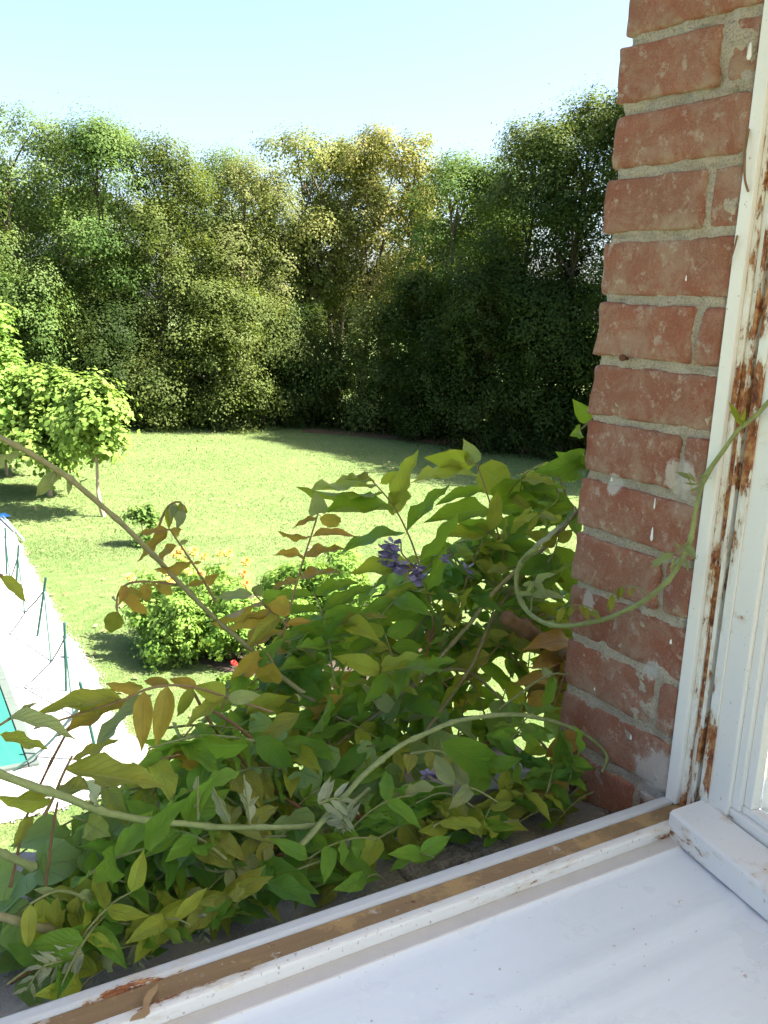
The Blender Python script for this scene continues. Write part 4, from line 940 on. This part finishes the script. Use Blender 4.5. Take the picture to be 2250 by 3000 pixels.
hero(SC8, [(520, 550), (530, 440), (480, 370), (370, 380)], .75, .79, [(440, 370, 445, 440, 34), (490, 390, 480, 455, 36), (525, 430, 505, 515, 34), (375, 380, 365, 430, 36), (520, 470, 520, 560, 24, 'l_grey')], 'l_olive', 'rachis_green')
hero(SC8, [(900, 20), (930, 70), (880, 230)], .92, .86, [(920, 30, 1040, 130, 66), (900, 20, 800, 70, 40), (905, 40, 1110, 25, 50), (850, 150, 790, 240, 80), (930, 60, 950, 130, 60), (900, 110, 760, 110, 36)], 'l_bronze')
hero(SC8, [(90, 860), (120, 700), (140, 650)], .75, .76, [(125, 660, 95, 860, 66, 'l_olive'), (80, 850, 20, 790, 40), (95, 855, 260, 800, 46), (85, 860, -10, 940, 60)], 'l_olive', 'rachis_green')
hero(SC8, [(230, 700), (330, 640), (420, 590)], .73, .76, [(240, 690, 120, 760, 70, 'l_green'), (300, 660, 270, 780, 70), (330, 640, 200, 620, 60, 'l_green'), (380, 610, 520, 690, 76), (400, 600, 300, 560, 60, 'l_deep'), (260, 680, 190, 790, 60, 'l_lime')], 'l_olive', 'rachis_green')
hero(SC8, [(760, 560), (700, 500), (640, 430), (600, 380)], .76, .82, [(760, 560, 860, 610, 56), (720, 520, 660, 620, 64), (700, 500, 830, 500, 60, 'l_lime'), (650, 440, 560, 520, 66, 'l_green'), (640, 430, 770, 400, 66, 'l_green'), (610, 390, 500, 440, 60, 'l_lime')], 'l_olive', 'rachis_green')
# --- feathery unfolding tips
def feather(sc, pts, y, n, L, mat):
    P = smooth_path([at(*sc(*q), y=y) for q in pts], 5); V, Fc = tube_vf(P, .0013, .0006, 5); part = wobj('shoot_tip', V, Fc, M['rachis_green'], vroot, org=P[0])
    for i in range(n):
        f = i / n; p = P[int(f * (len(P) - 1))]; tg = (P[min(len(P) - 1, int(f * (len(P) - 1)) + 1)] - P[max(0, int(f * (len(P) - 1)) - 1)]).normalized()
        sd_ = tg.cross((CAMP - p).normalized()) * (1 if i % 2 else -1); t = p + (sd_ * .8 + tg * .7 + Vector((0, 0, -.2))).normalized() * L * (1 - .4 * f)
        add_leaf(p, t, toward_cam(p), .24, mat, part)
feather(SC7, [(730, 1600), (740, 1640), (745, 1720)], .69, 12, .016, 'l_silver')
feather(SC7, [(1090, 1430), (1098, 1490), (1100, 1590)], .70, 12, .014, 'l_silver')
feather(SC7, [(450, 1650), (330, 1690), (230, 1720), (140, 1850)], .69, 16, .022, 'l_silver')
feather(SC8, [(150, 640), (130, 600), (140, 660), (200, 720)], .735, 14, .026, 'l_silver')
feather(SC8, [(40, 560), (110, 540), (160, 600)], .735, 10, .03, 'l_silver')
SC4 = lambda X, Y: (1500 + X * .5427, 1100 + Y * .5427)
# --- looping tendril across the brick and the frame
XT = .792
tend = [(2275, 1150), (2215, 1215), (2160, 1262), (2110, 1335), (2068, 1395), (2046, 1470), (2030, 1550), (2010, 1610), (1965, 1690), (1900, 1752), (1800, 1805), (1700, 1830), (1620, 1832), (1560, 1805), (1522, 1755), (1512, 1700), (1530, 1645), (1580, 1595), (1650, 1535), (1715, 1470), (1790, 1400)]
tend = [q for q in tend if not (q[0] < 1830 and q[1] < 1560)]
stem([at(u, v, x=XT + (.02 if v < 1400 and u > 2000 else 0) + (.0 if u > 1620 else -.01)) for u, v in tend] + [at(1650, 1535, y=1.04), at(1720, 1470, y=1.08), at(1780, 1400, y=1.1)], .0026, .0042, 'stem_green', name='tendril')
def tleaf(pts, leaves, x, mat, r=.0010):
    P = [at(*SC4(*q), x=x) for q in pts]; V, Fc = tube_vf(smooth_path(P, 4), r, r * .5, 5); part = wobj('leaf', V, Fc, M['rachis_green'], vroot, org=P[0])
    for (bx, by, tx, ty, w) in leaves:
        b = at(*SC4(bx, by), x=x); t = at(*SC4(tx, ty), x=x - .006); wf = max(.24, min(.5, w / max(10, math.hypot(tx - bx, ty - by)))); add_leaf(b, t, toward_cam(b, 1, .3), wf, mat, part)
tleaf([(740, 1190), (690, 1150), (610, 1135), (545, 1180), (515, 1270)], [(545, 1180, 530, 1285, 34), (580, 1145, 570, 1220, 26), (650, 1145, 630, 1195, 26), (525, 1210, 515, 1250, 16), (600, 1140, 590, 1200, 20)], XT - .004, 'l_olive')
tleaf([(480, 1310), (440, 1265), (370, 1240), (290, 1250), (240, 1320)], [(280, 1250, 235, 1345, 40), (330, 1245, 300, 1310, 28), (400, 1250, 410, 1325, 38), (370, 1240, 385, 1290, 30), (430, 1270, 470, 1310, 24)], XT - .004, 'l_olive')
tleaf([(950, 900), (880, 960), (830, 950)], [(870, 965, 720, 1030, 44), (900, 930, 885, 905, 20), (940, 920, 990, 975, 30), (890, 980, 850, 1060, 18), (920, 990, 890, 1060, 16), (940, 990, 950, 1060, 14)], XT - .004, 'l_grey')
tleaf([(1050, 540), (990, 590), (950, 560)], [(1000, 590, 930, 580, 16), (990, 575, 950, 520, 16), (970, 560, 900, 530, 12), (1040, 545, 1000, 545, 18), (960, 545, 880, 515, 10), (1010, 605, 950, 625, 18)], XT + .004, 'l_grey')
tleaf([(1240, 275), (1215, 210), (1200, 170)], [(1235, 270, 1190, 160, 28), (1240, 270, 1175, 135, 16), (1245, 260, 1260, 190, 14)], XT + .016, 'l_lime')
tleaf([(100, 1290), (110, 1180), (125, 1110)], [(120, 1115, 220, 1070, 24), (115, 1120, 45, 1130, 26), (110, 1180, 250, 1180, 24), (110, 1182, 10, 1172, 26), (120, 1110, 180, 1170, 26), (115, 1110, 80, 1180, 26)], XT - .02, 'l_grey')
tleaf([(250, 620), (240, 680), (150, 740)], [(140, 745, 20, 800, 30), (150, 745, 260, 790, 30), (145, 750, 80, 850, 26), (150, 740, 190, 830, 26), (270, 760, 200, 800, 40)], .86, 'l_olive')
hero(SC4, [(345, 300), (372, 290), (430, 240)], .90, .90, [(420, 250, 345, 145, 80), (372, 300, 340, 312, 20), (400, 520, 270, 440, 90), (400, 470, 200, 500, 100, 'l_deep')], 'l_green', 'rachis_green')
hero(SC4, [(250, 880), (225, 960), (190, 1010)], .98, .96, [(245, 920, 390, 1250, 150, 'l_green'), (230, 960, 170, 1180, 110, 'l_green'), (200, 1000, 60, 1060, 90, 'l_deep'), (250, 900, 330, 830, 60, 'l_olive'), (240, 900, 100, 860, 60, 'l_olive')], 'l_green', 'rachis_green')
hero(SC4, [(330, 1440), (300, 1540), (210, 1640), (150, 1760)], .93, .90, [(330, 1440, 100, 1420, 60), (330, 1440, 575, 1520, 66), (310, 1520, 90, 1560, 60), (310, 1520, 465, 1660, 90), (260, 1600, 400, 1760, 90, 'l_gold'), (200, 1660, 90, 1800, 100), (180, 1700, 320, 1850, 90, 'l_olive')], 'l_bronze')
# --- stems
stem([at(-60, 1262, y=.86), at(0, 1285, y=.87), at(120, 1345, y=.88), at(250, 1440, y=.89), at(400, 1575, y=.91), at(520, 1700, y=.93), at(640, 1820, y=.94), at(760, 1925, y=.94), at(850, 2000, y=.93), at(950, 2075, y=.93), at(1100, 2180, y=.95)], .0030, .0036, 'stem_olive')
stem([at(-80, 2225, y=.70), at(0, 2268, y=.705), at(180, 2335, y=.715), at(340, 2385, y=.725), at(500, 2412, y=.735), at(700, 2425, y=.745), at(900, 2422, y=.755), at(990, 2390, y=.765), at(1080, 2310, y=.79)], .0042, .0026, 'stem_green')
stem([at(870, 2490, y=.735), at(985, 2360, y=.745), at(1080, 2255, y=.75), at(1200, 2170, y=.76), at(1350, 2110, y=.77), at(1500, 2094, y=.77), at(1620, 2112, y=.765), at(1720, 2155, y=.755), at(1775, 2210, y=.745), at(1762, 2262, y=.74)], .0038, .0022, 'stem_green')
for k, (pts, r0, r1, m) in enumerate([
    ([(480, 2700, .74), (620, 2620, .76), (800, 2520, .79), (1000, 2420, .82), (1250, 2330, .85), (1500, 2260, .88)], .0022, .0040, 'stem_brown'),
    ([(-40, 2680, .72), (150, 2720, .73), (330, 2760, .735), (480, 2730, .74), (700, 2640, .76)], .0042, .004, 'stem_olive'),
    ([(100, 2540, .76), (0, 2500, .75), (-60, 2470, .75)], .004, .004, 'stem_green'),
    ([(1272, 1837, 1.0), (1230, 1960, .97), (1150, 2080, .95), (1000, 2230, .90), (850, 2350, .86)], .0022, .0028, 'stem_brown'),
    ([(1560, 1650, 1.02), (1450, 1800, 1.0), (1380, 1950, .96), (1280, 2100, .93), (1180, 2240, .90)], .0026, .003, 'stem_olive'),
    ([(1690, 1500, 1.0), (1600, 1600, .99), (1480, 1700, .98), (1330, 1880, .97), (1220, 2000, .96), (1080, 2110, .93), (930, 2230, .9)], .0038, .0034, 'stem_olive'),
    ([(980, 2140, .93), (1150, 2020, .95), (1350, 1960, .97), (1500, 2080, .93), (1650, 2250, .86)], .0022, .0022, 'stem_olive'),
    ([(560, 1640 + 380, .93), (640, 2150, .9), (760, 2280, .86), (900, 2380, .82)], .002, .0024, 'stem_brown'),
    ([(800, 2230, .86), (700, 2130, .86), (600, 2070, .86)], .0024, .002, 'stem_brown'),
    ([(30, 2600, .76), (70, 2420, .78), (140, 2250, .79), (200, 2130, .79)], .0016, .0012, 'stem_brown'),
    ([(130, 2640, .75), (150, 2450, .76), (170, 2350, .76)], .0016, .0012, 'stem_brown')]):
    stem([at(u, v, y=y) for u, v, y in pts], r0, r1, m)
# trunk of the wisteria climbing the outer wall to the ledge
stem([Vector((1.05, 1.02, -.05)), Vector((1.10, .95, 1.2)), Vector((1.0, .93, 2.6)), Vector((1.06, .95, 4.0)), Vector((.98, .93, 5.0)), Vector((.95, .95, 5.45)), Vector((.80, .93, 5.60))], .03, .012, 'stem_brown', n=8)
stem([Vector((1.06, .95, 4.0)), Vector((1.2, .92, 5.3)), Vector((1.05, .95, 5.7)), at(1690, 1500, y=1.0)], .006, .003, 'stem_brown')
# --- violet flower clusters
def florets(px, py, y, n, seed, spread=(34, 52)):
    rg = random.Random(seed); c = at(px, py, y=y); root = None; V, Fc = [], []
    for k in range(n):
        p = at(px + rg.uniform(-1, 1) * spread[0], py + rg.uniform(-1, 1) * spread[1], y=y + rg.uniform(-.012, .012)); s = .0085 * rg.uniform(.7, 1.3)
        V, Fc = [], []
        for q in range(4):
            a = rg.random() * 6.283; e = rg.uniform(-.8, .8); d = Vector((math.cos(a) * math.cos(e), math.sin(a) * math.cos(e), math.sin(e))); u = d.cross(Vector((.3, .2, 1))).normalized(); i = len(V)
            V += [p, p + d * s * .6 + u * s * .55, p + d * s * 1.1 + u * s * .2, p + d * s * 1.0 - u * s * .35, p + d * s * .5 - u * s * .6]; Fc.append((i, i + 1, i + 2, i + 3, i + 4))
        wobj('floret', V, Fc, M['wisteria_flower'], vroot, org=p)
florets(1140, 1625, 1.0, 34, 1, (18, 34)); florets(1166, 1658, 1.0, 16, 2, (20, 12)); florets(1220, 1682, .995, 20, 3, (15, 22)); florets(1305, 1640, .99, 4, 4, (10, 10)); florets(1368, 1675, .98, 3, 5, (8, 14)); florets(1255, 2268, .80, 3, 6, (14, 8)); florets(1272, 2358, .78, 3, 7, (8, 12))
stem([at(1175, 1590, y=1.0), at(1180, 1625, y=1.0), at(1215, 1660, y=1.0), at(1250, 1720, y=1.0)], .0012, .0014, 'rachis_green', name='flower_stalk', sides=5)

# --- the dense filling of leaves behind the ones above
MASS = [(1700, 1300), (1600, 1340), (1480, 1400), (1400, 1520), (1300, 1600), (1180, 1640), (1060, 1720), (900, 1800), (760, 1900), (700, 2000), (560, 2060), (430, 2180), (300, 2300), (160, 2440), (0, 2520), (-40, 2560), (-40, 2950), (60, 2948), (300, 2868), (600, 2768), (900, 2665), (1200, 2562), (1500, 2452), (1850, 2345), (1780, 2150), (1720, 1950), (1690, 1750)]
HOLES = [[(1395, 1900), (1480, 1900), (1490, 2010), (1440, 2100), (1340, 2160), (1300, 2120), (1400, 2040)], [(560, 2090), (700, 2080), (820, 2140), (760, 2170), (600, 2160)], [(480, 2210), (560, 2230), (540, 2330), (450, 2340)], [(1300, 2260), (1480, 2265), (1500, 2310), (1380, 2360), (1280, 2340)], [(760, 2590), (960, 2520), (980, 2550), (800, 2630)]]
MASSn = np.array(MASS)
def in_mass(u, v):
    a = np.array([u]); b = np.array([v])
    if not poly_mask(a, b, MASS)[0]: return False
    return not any(poly_mask(a, b, h)[0] for h in HOLES)
def to_px(p):
    d = p - CAMP; z = d.dot(fwd); return 1125 + F_PX * d.dot(rgt) / z, 1500 - F_PX * d.dot(upv) / z
def pick_mat(u, v, rg):
    right = max(0, min(1, (u - 1300) / 400)); low = max(0, min(1, (v - 2000) / 500)); left = max(0, min(1, (900 - u) / 700))
    ch = [('l_green', 3.6), ('l_deep', 3.0 * (1 - right * .4)), ('l_lime', 1.5 * (1 - left * .6)), ('l_olive', .3 + 1.4 * right * low + .3 * left), ('l_bronze', .12 + .8 * right * low + .35 * left), ('l_grey', .15 + .5 * left * low), ('l_gold', .05 + .15 * left)]
    t = rg.random() * sum(w for _, w in ch)
    for m_, w in ch:
        t -= w
        if t <= 0: return m_
    return 'l_green'
rg = random.Random(77); made = 0; tries = 0
while made < 150 and tries < 9000:
    tries += 1
    u = rg.uniform(-20, 1800); v = rg.uniform(1320, 2900)
    if not in_mass(u, v): continue
    y = depth(v) + rg.uniform(.01, .12); b = at(u, v, y=y)
    if b.z < EYE - .575 and y < .93: continue
    # stalk direction: out from the wall and to the left, then arching down
    d = Vector((rg.uniform(-1.0, .35), rg.uniform(-.25, .55), rg.uniform(-.15, .85))).normalized(); L = rg.uniform(.12, .20)
    P = [b + d * L * q + Vector((0, 0, -.35 * L * q * q)) for q in (0, .25, .5, .75, 1)]
    uu, vv = to_px(P[-1])
    if not in_mass(uu, vv): continue
    sp = smooth_path(P, 3); V, Fc = tube_vf(sp, .0016, .0009, 5); part = wobj('leaf', V, Fc, M['rachis' if rg.random() < .5 else 'rachis_green'], vroot, org=b); mt = pick_mat(u, v, rg); made += 1
    side = d.cross(Vector((0, 0, 1))); side = side.normalized() if side.length > .1 else Vector((1, 0, 0)); npair = rg.randint(3, 4)
    for k in range(npair * 2 + 1):
        f = .25 + .75 * (k // 2) / npair if k < npair * 2 else 1.0; p = sp[int(f * (len(sp) - 1))]; s = side * (1 if k % 2 else -1) if k < npair * 2 else Vector((0, 0, 0))
        ax = (s * 1.0 + d * (.5 if k < npair * 2 else 1.0) + Vector((rg.uniform(-.2, .2), rg.uniform(-.2, .2), rg.uniform(-.85, .05)))).normalized(); LL = rg.uniform(.045, .072)
        t = p + ax * LL; uu, vv = to_px(t)
        if not in_mass(uu, vv): continue
        if t.z < EYE - .585 and t.y < .93: continue
        if t.x > XA - .01 and t.y < YW + .02: continue
        nrm = Vector((0, 0, 1)) * rg.uniform(.3, 1) + (CAMP - p).normalized() * rg.uniform(0, 1.1) + Vector((rg.gauss(0, .5), rg.gauss(0, .4), 0))
        add_leaf(p, t, nrm, rg.choice((.44, .34, .34, .34)), mt if rg.random() < .75 else pick_mat(u, v, rg), part)
# --- small sprays close to the rail
made = 0; tries = 0
while made < 62 and tries < 6000:
    tries += 1; u = rg.uniform(-20, 1750); rail = 2985 - u * .3355; v = rail - (rg.uniform(28, 150) if made % 2 else rg.uniform(60, 330))
    if not in_mass(u, v): continue
    y = .70 + rg.random() * .10 + max(0, rail - v - 150) / 330 * .08; b = at(u, v, y=y)
    if b.z < EYE - .58: continue
    d = Vector((rg.uniform(-1, .8), rg.uniform(-.35, .25), rg.uniform(-.1, .6))).normalized(); L = rg.uniform(.05, .10); P = [b + d * L * q + Vector((0, 0, -.4 * L * q * q)) for q in (0, .35, .7, 1)]
    if not in_mass(*to_px(P[-1])): continue
    sp = smooth_path(P, 3); V, Fc = tube_vf(sp, .0012, .0007, 5); part = wobj('leaf', V, Fc, M['rachis_green'], vroot, org=b); mt = rg.choice(('l_green', 'l_green', 'l_deep', 'l_lime', 'l_green', 'l_deep', 'l_olive', 'l_grey')); made += 1
    side = d.cross(Vector((0, 0, 1))).normalized(); npair = rg.randint(2, 3)
    for k in range(npair * 2 + 1):
        f = .3 + .7 * (k // 2) / npair if k < npair * 2 else 1.0; p = sp[int(f * (len(sp) - 1))]; q = side * (1 if k % 2 else -1) if k < npair * 2 else Vector((0, 0, 0))
        t = p + (q + d * .6 + Vector((rg.uniform(-.2, .2), rg.uniform(-.2, .2), rg.uniform(-.6, .2)))).normalized() * rg.uniform(.03, .052)
        if t.y < .66 or t.z < EYE - .585 or (t.x > XA - .01 and t.y < YW + .02) or not in_mass(*to_px(t)): continue
        add_leaf(p, t, Vector((rg.gauss(0, .4), rg.uniform(-1, -.2), rg.uniform(.2, 1))), rg.choice((.34, .34, .44)), mt, part)
# --- ivy along the ledge
for k, pts in enumerate([[(0, 2700, .80), (250, 2620, .82), (500, 2540, .84), (760, 2440, .85), (1000, 2350, .87), (1250, 2280, .88)], [(30, 2880, .73), (200, 2790, .745), (420, 2700, .76), (640, 2560, .79), (850, 2470, .81)], [(760, 2440, .85), (900, 2300, .88), (1050, 2200, .9)], [(1250, 2280, .88), (1350, 2200, .9), (1550, 2150, .9)]]):
    stem([at(u, v, y=y) for u, v, y in pts], .0024, .0016, 'stem_brown', iroot)
ivy = [(880, 2260, 120, 'l_ivyblue'), (940, 2190, 120, 'l_ivyblue'), (1040, 2205, 100, 'l_ivyblue'), (800, 2120, 120, 'l_ivy'), (850, 2390, 120, 'l_ivyblue'), (790, 2600, 130, 'l_ivy'), (700, 2660, 110, 'l_ivy'), (640, 2650, 110, 'l_ivy'), (830, 2510, 120, 'l_ivy'), (480, 2480, 130, 'l_ivy'), (560, 2440, 120, 'l_green'), (1120, 2280, 110, 'l_ivy'), (1180, 2330, 120, 'l_ivy'), (1160, 2420, 110, 'l_ivy'), (330, 2640, 100, 'l_ivy'), (400, 2650, 90, 'l_ivy'), (120, 2800, 110, 'l_ivy'), (200, 2840, 100, 'l_ivy'), (60, 2700, 120, 'l_ivy'), (1560, 2330, 80, 'l_ivy'), (1680, 2260, 90, 'l_ivy'), (1600, 2270, 90, 'l_ivy'), (250, 2500, 90, 'l_ivy'), (90, 2860, 90, 'l_ivy')]
for (u, v, s, m_) in ivy:
    y = depth(v) - .01; b = at(u, v, y=y); L = s / F_PX * (b - CAMP).length
    a = rg.uniform(-2.3, -.5); d = at(u + math.cos(a) * 60, v - math.sin(a) * 60, y=y - .01) - b; add_leaf(b, b + d.normalized() * L, toward_cam(b, 1, .7), .44, m_, iroot, 'i')
for k in range(230):
    u = rg.uniform(-30, 1750); v = float(np.interp(u, [0, 1750], [2720, 2200])) + rg.gauss(0, 120)
    if not in_mass(u, v): continue
    y = depth(v) + rg.uniform(0, .06); b = at(u, v, y=y)
    if b.z < EYE - .58 and y < .93: continue
    d = Vector((rg.gauss(0, 1), rg.uniform(-.8, .3), rg.uniform(-.9, .4))).normalized(); L = rg.uniform(.035, .06)
    add_leaf(b, b + d * L, toward_cam(b, 1, 1.0) + Vector((rg.gauss(0, .4), 0, 0)), .44, rg.choice(('l_ivy', 'l_ivy', 'l_ivyblue', 'l_deep')), iroot, 'i')

# largest 300 leaflets stay objects of their own, the rest form one mass
def emit(items, root, single, massname, limit=300):
    items = sorted(items, key=lambda q: -(q[0].col[1].xyz.length * q[2]))
    for (m, kind, w, v, mat, parent) in items[:limit]:
        o = bpy.data.objects.new(single, leaf_data(kind, w, v, mat)); place(o, parent, m)
    rest = {}
    for it in items[limit:]: rest.setdefault(it[4], []).append(it)
    V, Fc, UV, MI = [], [], [], []; names = list(rest)
    for mi, nm in enumerate(names):
        for (m, kind, w, v, mat, parent) in rest[nm]:
            d = LV[w][v] if kind == 'w' else IV[v]; b = len(V); V += [m @ Vector(c) for c in d[0]]; UV += d[2]
            for f in d[1]: Fc.append(tuple(b + i for i in f)); MI.append(mi)
    if V:
        org = WM[root].translation; me = mesh_from(massname, [p - org for p in V], Fc, True); l = me.uv_layers.new(name='UVMap')
        li = np.zeros(len(me.loops), dtype=np.int32); me.loops.foreach_get('vertex_index', li); l.data.foreach_set('uv', np.array(UV, dtype=np.float32)[li].ravel())
        for nm in names: me.materials.append(M[nm])
        me.polygons.foreach_set('material_index', MI); tag(obj(massname, me, None, root, Matrix.Translation(org)), kind='stuff')
emit([q for q in LEAFQ if q[1] == 'w'], vroot, 'leaflet', 'small_leaflets')
emit([q for q in LEAFQ if q[1] == 'i'], iroot, 'leaf', 'small_leaves')
